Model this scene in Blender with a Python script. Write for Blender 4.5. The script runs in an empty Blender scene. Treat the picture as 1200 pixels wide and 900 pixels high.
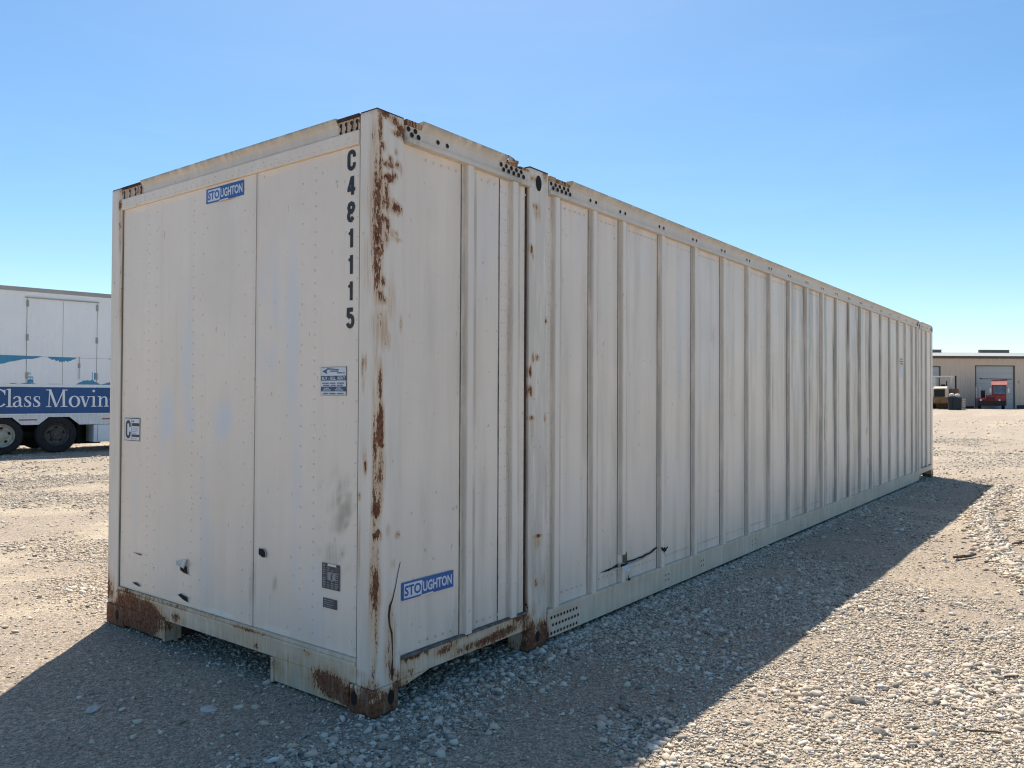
import bpy, bmesh, math, random
import numpy as np
from mathutils import Vector, Matrix

scene = bpy.context.scene
COL = scene.collection
PI = math.pi
rad = math.radians

# ------------------------------------------------------------------ camera
CAM = Vector((-2.5765, -2.7769, 1.5327))
YAW, PITCH, ROLL = 0.6508, 0.0146, 0.0047
FWD = Vector((math.cos(PITCH)*math.cos(YAW), math.cos(PITCH)*math.sin(YAW), math.sin(PITCH)))
RGT = FWD.cross(Vector((0, 0, 1))).normalized()
UPV = RGT.cross(FWD)
R2 = math.cos(ROLL)*RGT + math.sin(ROLL)*UPV
U2 = -math.sin(ROLL)*RGT + math.cos(ROLL)*UPV
cam_data = bpy.data.cameras.new('camera')
cam_data.sensor_width = 36.0
cam_data.lens = 922.62/1200*36
cam_data.clip_start = 0.05
cam_data.clip_end = 5000
cam = bpy.data.objects.new('camera', cam_data)
COL.objects.link(cam)
cam.matrix_world = Matrix(((R2.x, U2.x, -FWD.x, CAM.x), (R2.y, U2.y, -FWD.y, CAM.y),
                           (R2.z, U2.z, -FWD.z, CAM.z), (0, 0, 0, 1)))
scene.camera = cam

# ------------------------------------------------------------------ light
SUN_AZ, SUN_EL = 42.0, 59.0
world = bpy.data.worlds.new('World')
scene.world = world
world.use_nodes = True
wn = world.node_tree
for n in list(wn.nodes):
    wn.nodes.remove(n)
sky = wn.nodes.new('ShaderNodeTexSky')
sky.sky_type = 'NISHITA'
sky.sun_disc = False
sky.sun_elevation = rad(SUN_EL)
sky.sun_rotation = rad(90 - SUN_AZ)
sky.altitude = 200
sky.air_density = 0.82
sky.dust_density = 0.8
sky.ozone_density = 1.6
bg = wn.nodes.new('ShaderNodeBackground')
bg.inputs['Strength'].default_value = 0.106
wo = wn.nodes.new('ShaderNodeOutputWorld')
hsv = wn.nodes.new('ShaderNodeHueSaturation')      # deeper blue, as a phone camera records it
hsv.inputs['Saturation'].default_value = 1.25
hsv.inputs['Hue'].default_value = 0.4900
wn.links.new(sky.outputs[0], hsv.inputs['Color'])
# faint high cirrus, streaked along the horizon
tcw = wn.nodes.new('ShaderNodeTexCoord')
vmw = wn.nodes.new('ShaderNodeVectorMath'); vmw.operation = 'MULTIPLY'; vmw.inputs[1].default_value = (2.2, 2.2, 11.0)
nzw = wn.nodes.new('ShaderNodeTexNoise'); nzw.inputs['Scale'].default_value = 1.6; nzw.inputs['Detail'].default_value = 7; nzw.inputs['Roughness'].default_value = 0.62; nzw.inputs['Distortion'].default_value = 0.6
mrw = wn.nodes.new('ShaderNodeMapRange'); mrw.inputs['From Min'].default_value = 0.50; mrw.inputs['From Max'].default_value = 0.80; mrw.inputs['To Max'].default_value = 0.03
mxw = wn.nodes.new('ShaderNodeMix'); mxw.data_type = 'RGBA'; mxw.inputs[7].default_value = (8.0, 8.6, 9.2, 1)
wn.links.new(tcw.outputs['Generated'], vmw.inputs[0]); wn.links.new(vmw.outputs[0], nzw.inputs['Vector'])
wn.links.new(nzw.outputs[0], mrw.inputs['Value']); wn.links.new(mrw.outputs['Result'], mxw.inputs[0])
wn.links.new(hsv.outputs[0], mxw.inputs[6]); wn.links.new(mxw.outputs[2], bg.inputs['Color'])
wn.links.new(bg.outputs[0], wo.inputs['Surface'])

sun_data = bpy.data.lights.new('sun', 'SUN')
sun_data.energy = 4.5
sun_data.angle = rad(0.53)
sun_data.color = (1.0, 0.92, 0.80)
sun = bpy.data.objects.new('sun', sun_data)
COL.objects.link(sun)
sdir = Vector((math.cos(rad(SUN_EL))*math.cos(rad(SUN_AZ)), math.cos(rad(SUN_EL))*math.sin(rad(SUN_AZ)), math.sin(rad(SUN_EL))))
sun.rotation_euler = sdir.to_track_quat('Z', 'Y').to_euler()
sun.location = (20, 20, 40)

scene.view_settings.view_transform = 'Standard'
scene.view_settings.look = 'None'
scene.view_settings.exposure = 0.68
scene.view_settings.gamma = 1.0
scene.view_settings.use_curve_mapping = False
scene.cycles.max_bounces = 8
scene.cycles.diffuse_bounces = 5
scene.cycles.use_denoising = True
scene.cycles.filter_width = 1.15

# ------------------------------------------------------------------ node helper
class NB:
    """small expression builder over one material's node tree"""
    def __init__(self, name):
        self.m = bpy.data.materials.new(name)
        self.m.use_nodes = True
        self.t = self.m.node_tree
        self.b = self.t.nodes['Principled BSDF']
        self._obj = None
    def link(self, a, sock):
        if isinstance(a, (int, float)):
            sock.default_value = a
        elif isinstance(a, (tuple, list)):
            sock.default_value = (a[0], a[1], a[2], 1.0) if len(sock.default_value) == 4 else a
        else:
            self.t.links.new(a, sock)
    def obj(self):
        if self._obj is None:
            self._obj = self.t.nodes.new('ShaderNodeTexCoord').outputs['Object']
        return self._obj
    def math(self, op, a, b=0.0, c=None, clamp=False):
        n = self.t.nodes.new('ShaderNodeMath')
        n.operation = op
        n.use_clamp = clamp
        self.link(a, n.inputs[0]); self.link(b, n.inputs[1])
        if c is not None: self.link(c, n.inputs[2])
        return n.outputs[0]
    def scale(self, sx, sy, sz, src=None):
        n = self.t.nodes.new('ShaderNodeVectorMath')
        n.operation = 'MULTIPLY'
        self.t.links.new(src or self.obj(), n.inputs[0])
        n.inputs[1].default_value = (sx, sy, sz)
        return n.outputs[0]
    def noise(self, scale, detail=4, rough=0.55, vec=None, dist=0.0, out=0):
        n = self.t.nodes.new('ShaderNodeTexNoise')
        n.inputs['Scale'].default_value = scale
        n.inputs['Detail'].default_value = detail
        n.inputs['Roughness'].default_value = rough
        n.inputs['Distortion'].default_value = dist
        self.t.links.new(vec or self.obj(), n.inputs['Vector'])
        return n.outputs[out]
    def voronoi(self, scale, vec=None, feature='F1', out='Distance'):
        n = self.t.nodes.new('ShaderNodeTexVoronoi')
        n.feature = feature
        n.inputs['Scale'].default_value = scale
        self.t.links.new(vec or self.obj(), n.inputs['Vector'])
        return n.outputs[out]
    def step(self, v, lo, hi, a=0.0, b=1.0):
        n = self.t.nodes.new('ShaderNodeMapRange')
        n.interpolation_type = 'SMOOTHSTEP'
        self.link(v, n.inputs['Value'])
        n.inputs['From Min'].default_value = lo; n.inputs['From Max'].default_value = hi
        n.inputs['To Min'].default_value = a; n.inputs['To Max'].default_value = b
        return n.outputs['Result']
    def mix(self, f, a, b, mode='MIX'):
        n = self.t.nodes.new('ShaderNodeMix')
        n.data_type = 'RGBA'; n.blend_type = mode
        self.link(f, n.inputs['Factor'])
        self.link(a, n.inputs['A'] if False else n.inputs[6]); self.link(b, n.inputs[7])
        return n.outputs[2]
    def attr(self, name):
        n = self.t.nodes.new('ShaderNodeAttribute')
        n.attribute_name = name
        return n
    def rgb(self, color):
        n = self.t.nodes.new('ShaderNodeSeparateColor')
        self.t.links.new(color, n.inputs[0])
        return n.outputs
    def bump(self, h, strength=0.3, dist=0.01, prev=None):
        n = self.t.nodes.new('ShaderNodeBump')
        n.inputs['Strength'].default_value = strength
        n.inputs['Distance'].default_value = dist
        self.link(h, n.inputs['Height'])
        if prev is not None: self.t.links.new(prev, n.inputs['Normal'])
        return n.outputs[0]
    def done(self, color, rough=0.5, metal=0.0, normal=None, spec=0.5):
        self.link(color, self.b.inputs['Base Color'])
        self.link(rough, self.b.inputs['Roughness'])
        self.link(metal, self.b.inputs['Metallic'])
        self.b.inputs['Specular IOR Level'].default_value = spec
        if normal is not None: self.t.links.new(normal, self.b.inputs['Normal'])
        return self.m

def worn_paint(name, base, base2, rough=0.45, grime=(0.135, 0.135, 0.092), streak=0.35, wave=0.0):
    """weathered paint; the mesh attribute 'wear' carries R rust, G dirt and painted rib shade, B chalky repaint"""
    k = NB(name)
    w = k.rgb(k.attr('wear').outputs['Color'])
    big = k.noise(1.3, 3)
    vert = k.noise(1.0, 5, 0.6, k.scale(16, 16, 0.7))
    fine = k.noise(70, 3)
    col = k.mix(k.step(big, 0.35, 0.65), base, base2)
    col = k.mix(k.math('MULTIPLY', k.step(vert, 0.48, 0.75), streak), col, (base[0]*.80, base[1]*.79, base[2]*.76))
    # small chips and specks
    sp = k.step(k.noise(38, 2, 0.5, k.scale(1, 1, 0.55)), 0.715, 0.74)
    col = k.mix(k.math('MULTIPLY', sp, 0.35), col, (0.16, 0.13, 0.10))
    col = k.mix(k.math('MULTIPLY', w[2], 0.85), col, (0.64, 0.65, 0.69))
    gr = k.math('MULTIPLY', w[1], k.step(k.noise(1.0, 6, 0.65, k.scale(22, 22, 2.2)), 0.25, 0.62))
    col = k.mix(k.math('MINIMUM', gr, 0.92), col, grime)
    n = k.math('ADD', k.math('MULTIPLY', k.noise(1.0, 5, 0.65, k.scale(55, 55, 16)), .5), k.math('MULTIPLY', k.noise(1.0, 4, 0.7, k.scale(170, 170, 55)), .5))
    n2 = k.noise(1.0, 5, 0.6, k.scale(60, 60, 5))
    cov = k.math('ADD', w[0], k.math('MULTIPLY', k.math('SUBTRACT', n, 0.5), 2.6))
    st = k.math('ADD', w[0], k.math('MULTIPLY', k.math('SUBTRACT', n2, 0.5), 0.7))
    stain = k.math('MULTIPLY', k.step(st, 0.10, 0.72), 0.72)
    col = k.mix(stain, col, k.mix(k.step(n2, .4, .65), (0.58, 0.40, 0.23), (0.44, 0.22, 0.085)))
    rust = k.step(cov, 0.69, 0.77)
    rcol = k.mix(k.step(k.noise(45, 5, 0.65), 0.35, 0.68), (0.085, 0.030, 0.019), (0.255, 0.105, 0.046))
    rcol = k.mix(k.step(k.noise(1.0, 4, .6, k.scale(22, 22, 7)), 0.5, 0.72, 0, .75), rcol, (0.24, 0.165, 0.115))
    col = k.mix(rust, col, rcol)
    h = k.math('ADD', k.math('MULTIPLY', fine, 0.15), k.math('MULTIPLY', rust, -0.6))
    nm = k.bump(h, 0.35, 0.002)
    if wave:
        nm = k.bump(k.noise(1.0, 2, 0.4, k.scale(3.2, 3.2, 1.4)), wave, 0.02, nm)
    rg = k.math('ADD', k.math('MULTIPLY', rust, 0.4), rough)
    return k.done(col, rg, 0.0, nm, 0.4)

def simple(name, c, rough=0.6, var=0.18, scale=9, metal=0.0, bump=0.0, bscale=60, spec=0.4):
    k = NB(name)
    n = k.noise(scale, 5, 0.6)
    d = tuple(x*(1-var) for x in c); l = tuple(min(1, x*(1+var)) for x in c)
    col = k.mix(k.step(n, 0.3, 0.7), d, l)
    nm = k.bump(k.noise(bscale, 3), bump, 0.01) if bump else None
    return k.done(col, rough, metal, nm, spec)

# ------------------------------------------------------------------ mesh helper
class MB:
    def __init__(self):
        self.v = []; self.f = []; self.m = []
    def add(self, vs, fs, mat=0):
        o = len(self.v)
        self.v.extend([tuple(map(float, p)) for p in vs])
        for q in fs:
            self.f.append(tuple(i + o for i in q)); self.m.append(mat)
    @staticmethod
    def lines(lo, hi, c, res):
        a, b = lo + c, hi - c
        n = max(1, int(math.ceil((b - a)/res))) if res else 1
        mid = [a + (b - a)*i/n for i in range(n + 1)]
        return ([lo] + mid + [hi]) if c > 0 else mid
    def box(self, lo, hi, mat=0, c=0.0, res=0, skip=''):
        lo = [min(a, b) for a, b in zip(lo, hi)] if True else lo
        L = [self.lines(lo[i], hi[i], min(c, (hi[i]-lo[i])*.49), res) for i in range(3)]
        cc = [min(c, (hi[i]-lo[i])*.49) for i in range(3)]
        c = min(cc)
        def rnd(p):
            if c <= 0: return p
            q = [min(max(p[i], lo[i]+c), hi[i]-c) for i in range(3)]
            d = [p[i]-q[i] for i in range(3)]
            l = math.sqrt(sum(x*x for x in d))
            nz = sum(1 for x in d if abs(x) > 1e-9)
            if nz < 2: return p
            return tuple(q[i] + d[i]*c/l for i in range(3))
        for ax in range(3):
            a, b = (ax+1) % 3, (ax+2) % 3
            for s in (0, 1):
                if '%s%s' % ('-+'[s], 'xyz'[ax]) in skip: continue
                vs = []
                for pa in L[a]:
                    for pb in L[b]:
                        p = [0, 0, 0]; p[ax] = (lo, hi)[s][ax]; p[a] = pa; p[b] = pb
                        vs.append(rnd(tuple(p)))
                nb = len(L[b]); fs = []
                for i in range(len(L[a])-1):
                    for j in range(nb-1):
                        q = (i*nb+j, (i+1)*nb+j, (i+1)*nb+j+1, i*nb+j+1)
                        fs.append(q if s else q[::-1])
                self.add(vs, fs, mat)
        return self
    def prism(self, poly, ax, a0, a1, mat=0, res=0):
        """extrude a 2D polygon along axis ax; poly coordinates are the other two axes in x,y,z order; res subdivides the length"""
        n = len(poly)
        oth = [i for i in range(3) if i != ax]
        k = max(1, int(math.ceil(abs(a1-a0)/res))) if res else 1
        vs = []
        for t in range(k+1):
            a = a0 + (a1-a0)*t/k
            for q in poly:
                p = [0, 0, 0]; p[ax] = a; p[oth[0]] = q[0]; p[oth[1]] = q[1]
                vs.append(p)
        fs = []
        for t in range(k):
            for i in range(n):
                j = (i+1) % n
                fs.append((t*n+i, t*n+j, (t+1)*n+j, (t+1)*n+i))
        fs.append(tuple(range(n))[::-1]); fs.append(tuple(k*n+i for i in range(n)))
        self.add(vs, fs, mat)
        return self
    def cyl(self, p0, p1, r, n=12, mat=0, r2=None):
        p0, p1 = Vector(p0), Vector(p1)
        r2 = r if r2 is None else r2
        d = (p1-p0).normalized()
        u = d.orthogonal().normalized(); w = d.cross(u)
        vs = [p0 + (u*math.cos(2*PI*i/n) + w*math.sin(2*PI*i/n))*r for i in range(n)]
        vs += [p1 + (u*math.cos(2*PI*i/n) + w*math.sin(2*PI*i/n))*r2 for i in range(n)]
        fs = [(i, (i+1) % n, n+(i+1) % n, n+i) for i in range(n)]
        fs += [tuple(range(n))[::-1], tuple(range(n, 2*n))]
        self.add(vs, fs, mat)
        return self
    def dome(self, c, nrm, r, h, n=6, mat=0):
        c = Vector(c); d = Vector(nrm); u = d.orthogonal().normalized(); w = d.cross(u)
        vs = [c + (u*math.cos(2*PI*i/n) + w*math.sin(2*PI*i/n))*r for i in range(n)]
        vs += [c + d*h + (u*math.cos(2*PI*i/n) + w*math.sin(2*PI*i/n))*r*.55 for i in range(n)]
        fs = [(i, (i+1) % n, n+(i+1) % n, n+i) for i in range(n)] + [tuple(range(n, 2*n))]
        self.add(vs, fs, mat)
    def disc(self, c, nrm, r, n=8, mat=0, sx=1.0):
        c = Vector(c); d = Vector(nrm)
        w = Vector((0, 0, 1)) if abs(d.z) < .9 else Vector((0, 1, 0)); u = w.cross(d).normalized()
        vs = [c + u*math.cos(2*PI*i/n)*r*sx + w*math.sin(2*PI*i/n)*r for i in range(n)]
        self.add(vs, [tuple(range(n))], mat)
    def lathe(self, prof, c, ax=1, n=32, mat=0):
        """prof: (axial, radius) closed or open; revolve about axis ax through c"""
        oth = [(ax+1) % 3, (ax+2) % 3]
        vs = []
        for i in range(n):
            a = 2*PI*i/n
            for t, r in prof:
                p = list(c); p[ax] += t; p[oth[0]] += r*math.cos(a); p[oth[1]] += r*math.sin(a)
                vs.append(p)
        m = len(prof); fs = []
        for i in range(n):
            j = (i+1) % n
            for q in range(m-1):
                fs.append((i*m+q, i*m+q+1, j*m+q+1, j*m+q))
        self.add(vs, fs, mat)
        return self
    def build(self, name, mats, parent=None, paint=None, smooth=False, recalc=True):
        me = bpy.data.meshes.new(name)
        me.from_pydata(self.v, [], self.f)
        if not isinstance(mats, (list, tuple)): mats = [mats]
        for m in mats: me.materials.append(m)
        me.polygons.foreach_set('material_index', self.m)
        if recalc:
            bm = bmesh.new(); bm.from_mesh(me)
            bmesh.ops.recalc_face_normals(bm, faces=bm.faces[:])
            bm.to_mesh(me); bm.free()
        if smooth:
            me.polygons.foreach_set('use_smooth', [True]*len(me.polygons))
        if paint is not None:
            P = np.array([v.co for v in me.vertices])
            at = me.attributes.new('wear', 'FLOAT_COLOR', 'POINT')
            c = np.ones((len(P), 4)); c[:, :3] = np.clip(paint(P), 0, 1.5)
            at.data.foreach_set('color', c.ravel())
        me.update()
        o = bpy.data.objects.new(name, me)
        COL.objects.link(o)
        if parent is not None: o.parent = parent
        return o

def thing(name, label, cat, loc=(0, 0, 0), rotz=0.0, group=None):
    o = bpy.data.objects.new(name, None)
    COL.objects.link(o)
    o.empty_display_size = 0.3
    o.location = loc; o.rotation_euler = (0, 0, rotz)
    return tag(o, label, cat, group)
def tag(o, label, cat, group=None):
    o['label'] = label; o['category'] = cat
    if group: o['group'] = group
    return o

rng = np.random.default_rng(7)
# value noise for python side work
_LAT = rng.random((256, 256))
def vnoise(x, y):
    x = np.asarray(x, float); y = np.asarray(y, float)
    xi = np.floor(x).astype(int); yi = np.floor(y).astype(int)
    fx = x-xi; fy = y-yi
    fx = fx*fx*(3-2*fx); fy = fy*fy*(3-2*fy)
    g = lambda i, j: _LAT[i & 255, j & 255]
    return (g(xi, yi)*(1-fx)+g(xi+1, yi)*fx)*(1-fy)+(g(xi, yi+1)*(1-fx)+g(xi+1, yi+1)*fx)*fy
def fbm(x, y, o=4):
    s = 0; a = .5; t = 0
    for i in range(o):
        s = s + a*vnoise(x*2**i+17*i, y*2**i+5*i); t += a; a *= .5
    return s/t
def sstep(v, a, b):
    t = np.clip((v-a)/(b-a), 0, 1)
    return t*t*(3-2*t)

# ------------------------------------------------------------------ ground
TRACKS = [[(13.5, -1.25), (11.9, -1.28), (9.66, -1.36), (7.77, -1.62), (6.42, -1.9), (5.3, -2.2), (4.2, -2.7)],
          [(15.5, -1.75), (12.8, -1.66), (11.6, -1.72), (9.07, -1.86), (7.1, -2.2), (5.6, -2.7)],
          [(3.0, 13.9), (6, 13.0), (9, 12.4)], [(-2, 12.2), (2, 11.2), (6, 10.6)]]
def track_d(x, y):
    d = np.full(np.shape(x), 9.0)
    for L in TRACKS:
        for (ax, ay), (bx, by) in zip(L[:-1], L[1:]):
            vx, vy = bx-ax, by-ay
            t = np.clip(((x-ax)*vx+(y-ay)*vy)/(vx*vx+vy*vy), 0, 1)
            d = np.minimum(d, np.hypot(x-ax-t*vx, y-ay-t*vy))
    return d
def gravel_amount(x, y):
    a = fbm(x*.55+3.1, y*.55+8.2, 4)
    b = fbm(x*1.7+40, y*1.7, 3)
    g = sstep(a*.65+b*.35, .38, .58)
    d = track_d(x, y) + (b-.5)*.2
    g = g*(1-.75*sstep(d, .75, .25)*(1-sstep(d, .2, .1)))
    g = np.maximum(g, sstep(d, .17, .05))
    # the worn strip before the container end is packed dust
    g = g*(1-.97*sstep(y, -.35, .3)*sstep(x, .6, -.2)*(x > -3.5))
    return .03+.97*g
def gheight(x, y):
    x = np.asarray(x, float); y = np.asarray(y, float)
    depth = (x-CAM.x)*FWD.x+(y-CAM.y)*FWD.y
    z = .25*sstep(depth, 22, 85)
    near = 1-sstep(np.hypot(x-4, y-5), 25, 45)
    foot = 1-.8*((x > -.3) & (x < 14.9) & (y > -.3) & (y < 2.9))
    z = z + near*foot*((fbm(x*.8, y*.8, 3)-.62)*.035 + (fbm(x*5, y*5, 2)-.5)*.012 + .035*np.exp(-(track_d(x, y)/.13)**2) + .022*np.exp(-((y+.02)/.09)**2)*((x > 1.5) & (x < 13.1)))
    return z
def axis_lines(lo, hi, st, far):
    a = list(np.arange(lo, hi, st))
    s = st; v = hi; up = []
    while v < far: s *= 1.18; v += s; up.append(v)
    s = st; v = lo; dn = []
    while v > -far: s *= 1.18; v -= s; dn.append(v)
    return np.array(dn[::-1]+a+up)
gx = axis_lines(-3.5, 17, .06, 1600); gy = axis_lines(-7, 17, .06, 1600)
X, Y = np.meshgrid(gx, gy, indexing='ij')
Z = gheight(X, Y)
nx, ny = X.shape
me = bpy.data.meshes.new('ground')
me.vertices.add(nx*ny)
me.vertices.foreach_set('co', np.stack([X, Y, Z], -1).ravel())
idx = np.arange(nx*ny).reshape(nx, ny)
q = np.stack([idx[:-1, :-1], idx[1:, :-1], idx[1:, 1:], idx[:-1, 1:]], -1).reshape(-1, 4)
me.loops.add(q.size); me.loops.foreach_set('vertex_index', q.ravel())
me.polygons.add(len(q)); me.polygons.foreach_set('loop_start', np.arange(0, q.size, 4))
me.polygons.foreach_set('use_smooth', np.ones(len(q), bool))
at = me.attributes.new('cover', 'FLOAT_COLOR', 'POINT')
gc = np.ones((nx*ny, 4))
gc[:, 0] = gravel_amount(X, Y).ravel()
pale = sstep(fbm(X*.45+60, Y*.9+11, 4), .58, .72)
pale = np.maximum(pale, np.exp(-(((X-3.0+.1*(Y-11))/1.5)**2+((Y-11.5)/1.6)**2))*sstep(fbm(X*1.5, Y*1.5, 4), .3, .5))
gc[:, 1] = pale.ravel()
at.data.foreach_set('color', gc.ravel())
me.update(calc_edges=True); me.validate()

k = NB('gravel_yard')
cv = k.rgb(k.attr('cover').outputs['Color'])
big = k.noise(0.35, 5); mid = k.noise(2.2, 5, 0.65); fine = k.noise(30, 5, 0.7); grit = k.noise(160, 3, 0.7)
sand = k.mix(k.step(mid, .3, .7), (0.500, 0.410, 0.318), (0.450, 0.375, 0.297))
stone = k.mix(k.step(big, .35, .65), (0.560, 0.470, 0.370), (0.620, 0.525, 0.410))
col = k.mix(k.math('MULTIPLY', k.step(k.math('ADD', cv[0], k.math('MULTIPLY', k.math('SUBTRACT', mid, .5), .8)), .2, .8), 0.8), sand, stone)
col = k.mix(k.math('MULTIPLY', cv[1], k.step(mid, .3, .6, .2, .8)), col, (0.642, 0.540, 0.400))
g1 = k.rgb(k.voronoi(85, out='Color')); g2 = k.rgb(k.voronoi(240, out='Color'))
gm = k.math('MULTIPLY', k.step(g1[0], 0, 1, .66, 1.18), k.step(g2[1], 0, 1, .62, 1.22))
gm = k.math('MULTIPLY', gm, k.step(fine, .3, .7, .82, 1.1))
cmb = k.t.nodes.new('ShaderNodeCombineColor')
for i_ in range(3): k.t.links.new(gm, cmb.inputs[i_])
col = k.mix(1.0, col, cmb.outputs[0], 'MULTIPLY')
col = k.mix(k.step(grit, .60, .78, 0, .6), col, (0.12, 0.10, 0.08))
v1 = k.voronoi(75); v2 = k.voronoi(30)
h = k.math('ADD', k.math('MULTIPLY', k.math('SUBTRACT', 1.0, v1), 0.5), k.math('MULTIPLY', k.math('SUBTRACT', 1.0, v2), 0.5))
h = k.math('ADD', k.math('MULTIPLY', h, k.math('ADD', k.math('MULTIPLY', cv[0], .8), .25)), k.math('MULTIPLY', fine, .5))
h = k.math('ADD', h, k.math('MULTIPLY', grit, .25))
M_ground = k.done(col, 0.95, 0, k.bump(h, 1.0, 0.03), 0.15)
me.materials.append(M_ground)
ground = bpy.data.objects.new('ground', me)
COL.objects.link(ground)
ground['kind'] = 'structure'

# loose crushed stone: one countless mass
phi = (1+5**.5)/2
ICO = np.array([(-1, phi, 0), (1, phi, 0), (-1, -phi, 0), (1, -phi, 0), (0, -1, phi), (0, 1, phi), (0, -1, -phi), (0, 1, -phi),
                (phi, 0, -1), (phi, 0, 1), (-phi, 0, -1), (-phi, 0, 1)])/math.hypot(1, phi)
ICOF = np.array([(0, 11, 5), (0, 5, 1), (0, 1, 7), (0, 7, 10), (0, 10, 11), (1, 5, 9), (5, 11, 4), (11, 10, 2), (10, 7, 6), (7, 1, 8),
                 (3, 9, 4), (3, 4, 2), (3, 2, 6), (3, 6, 8), (3, 8, 9), (4, 9, 5), (2, 4, 11), (6, 2, 10), (8, 6, 7), (9, 8, 1)])
def scatter(n, d0, d1, r0, r1, half, keep=1.0, pw=2.2, drift=False):
    """positions in a ring sector in front of the viewpoint, thinned by the gravel pattern"""
    a = YAW + rng.uniform(-half, half, n)
    d = np.sqrt(rng.uniform(d0*d0, d1*d1, n))
    x = CAM.x+d*np.cos(a); y = CAM.y+d*np.sin(a)
    g = gravel_amount(x, y)
    ok = rng.random(n) < (.02+.98*g**1.4)*keep
    if drift: ok &= fbm(x*1.3+70, y*1.3+13, 3) > .50
    ok &= ~((x > .3) & (x < 14.4) & (y > .4) & (y < 2.6))
    x, y = x[ok], y[ok]
    r = r0+(r1-r0)*rng.random(len(x))**pw
    return np.stack([x, y, r], 1)
def along_tracks(n):
    out = []
    for L in TRACKS[:2]:
        for (ax, ay), (bx, by) in zip(L[:-1], L[1:]):
            t = rng.random(n); sd = rng.normal(0, .09, n)
            l = math.hypot(bx-ax, by-ay); nx_, ny_ = -(by-ay)/l, (bx-ax)/l
            out.append(np.stack([ax+(bx-ax)*t+nx_*sd, ay+(by-ay)*t+ny_*sd, .010+.022*rng.random(n)**2], 1))
    return np.concatenate(out)
SMALL = np.concatenate([
    scatter(330000, 2.6, 8.5, .0035, .0105, .70, pw=1.5),
    scatter(170000, 8.0, 17, .006, .015, .68, pw=1.6),
    scatter(60000, 16, 34, .011, .025, .68)])
LARGE = np.concatenate([
    scatter(16000, 2.6, 8.5, .009, .021, .75, pw=2.2),
    scatter(9000, 8.0, 17, .012, .027, .70),
    scatter(5000, 16, 34, .018, .040, .68),
    scatter(4000, 34, 60, .02, .05, .66),
    scatter(16000, 2.6, 6.5, .010, .025, .75, pw=1.6, drift=True),
    scatter(9000, 6, 14, .012, .030, .70, pw=1.8, drift=True),
    along_tracks(420)])
OCT = np.array([(1, 0, 0), (-1, 0, 0), (0, 1, 0), (0, -1, 0), (0, 0, 1), (0, 0, -1)], float)*1.15
OCTF = np.array([(0, 2, 4), (2, 1, 4), (1, 3, 4), (3, 0, 4), (2, 0, 5), (1, 2, 5), (3, 1, 5), (0, 3, 5)])
def chips(ST, base, faces, jit):
    N = len(ST); nv = len(base)
    V = np.repeat(base[None], N, 0)+rng.uniform(-jit, jit, (N, nv, 3))
    V *= np.stack([rng.uniform(.8, 1.5, N), rng.uniform(.6, 1.1, N), rng.uniform(.4, .85, N)], 1)[:, None, :]
    for ax_a, ax_b, t in ((1, 2, rng.normal(0, .4, N)), (0, 1, rng.uniform(0, 2*PI, N))):
        c, s = np.cos(t)[:, None], np.sin(t)[:, None]
        a, b = V[:, :, ax_a].copy(), V[:, :, ax_b].copy()
        V[:, :, ax_a] = c*a-s*b; V[:, :, ax_b] = s*a+c*b
    V *= ST[:, 2][:, None, None]
    V[:, :, 0] += ST[:, 0][:, None]; V[:, :, 1] += ST[:, 1][:, None]
    V[:, :, 2] += (gheight(ST[:, 0], ST[:, 1])+ST[:, 2]*.26)[:, None]
    F = (faces[None]+(np.arange(N)*nv)[:, None, None]).reshape(-1, 3)
    return V.reshape(-1, 3), F, np.repeat(rng.random(N), nv)
# stones banked against the foot of the long side
nb_ = 9000
bx_ = rng.uniform(1.45, 13.2, nb_); by_ = -.02-np.abs(rng.normal(0, .07, nb_))+.05*rng.random(nb_)
SMALL = np.concatenate([SMALL, np.stack([bx_, by_, .005+.012*rng.random(nb_)**1.6], 1)])
VA, FA, TA_ = chips(SMALL, OCT, OCTF, .42)
VB, FB, TB_ = chips(LARGE, ICO, ICOF, .44)
V = np.concatenate([VA, VB]); Fq = np.concatenate([FA, FB+len(VA)]); TN_ = np.concatenate([TA_, TB_])
me = bpy.data.meshes.new('gravel')
me.vertices.add(len(V)); me.vertices.foreach_set('co', V.ravel())
me.loops.add(Fq.size); me.loops.foreach_set('vertex_index', Fq.ravel())
me.polygons.add(len(Fq)); me.polygons.foreach_set('loop_start', np.arange(0, Fq.size, 3))
at = me.attributes.new('tint', 'FLOAT', 'POINT')
at.data.foreach_set('value', TN_)
me.update(calc_edges=True)
k = NB('crushed_stone')
tn = k.attr('tint').outputs['Fac']
rp = k.t.nodes.new('ShaderNodeValToRGB')
k.t.links.new(tn, rp.inputs[0])
el = rp.color_ramp.elements
el[0].position = 0; el[0].color = (.15, .13, .115, 1)
el[1].position = 1; el[1].color = (.74, .68, .59, 1)
for p, cc in ((.12, (.30, .26, .22, 1)), (.32, (.50, .43, .355, 1)), (.58, (.62, .53, .43, 1)), (.68, (.56, .44, .315, 1)), (.76, (.66, .585, .485, 1))):
    e = el.new(p); e.color = cc
M_stone = k.done(k.mix(k.step(k.noise(120, 3), .35, .7, 0, .35), rp.outputs[0], (.45, .38, .29)), .9, 0, None, .2)
me.materials.append(M_stone)
gravel = bpy.data.objects.new('gravel', me)
COL.objects.link(gravel)
gravel['kind'] = 'stuff'

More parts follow.
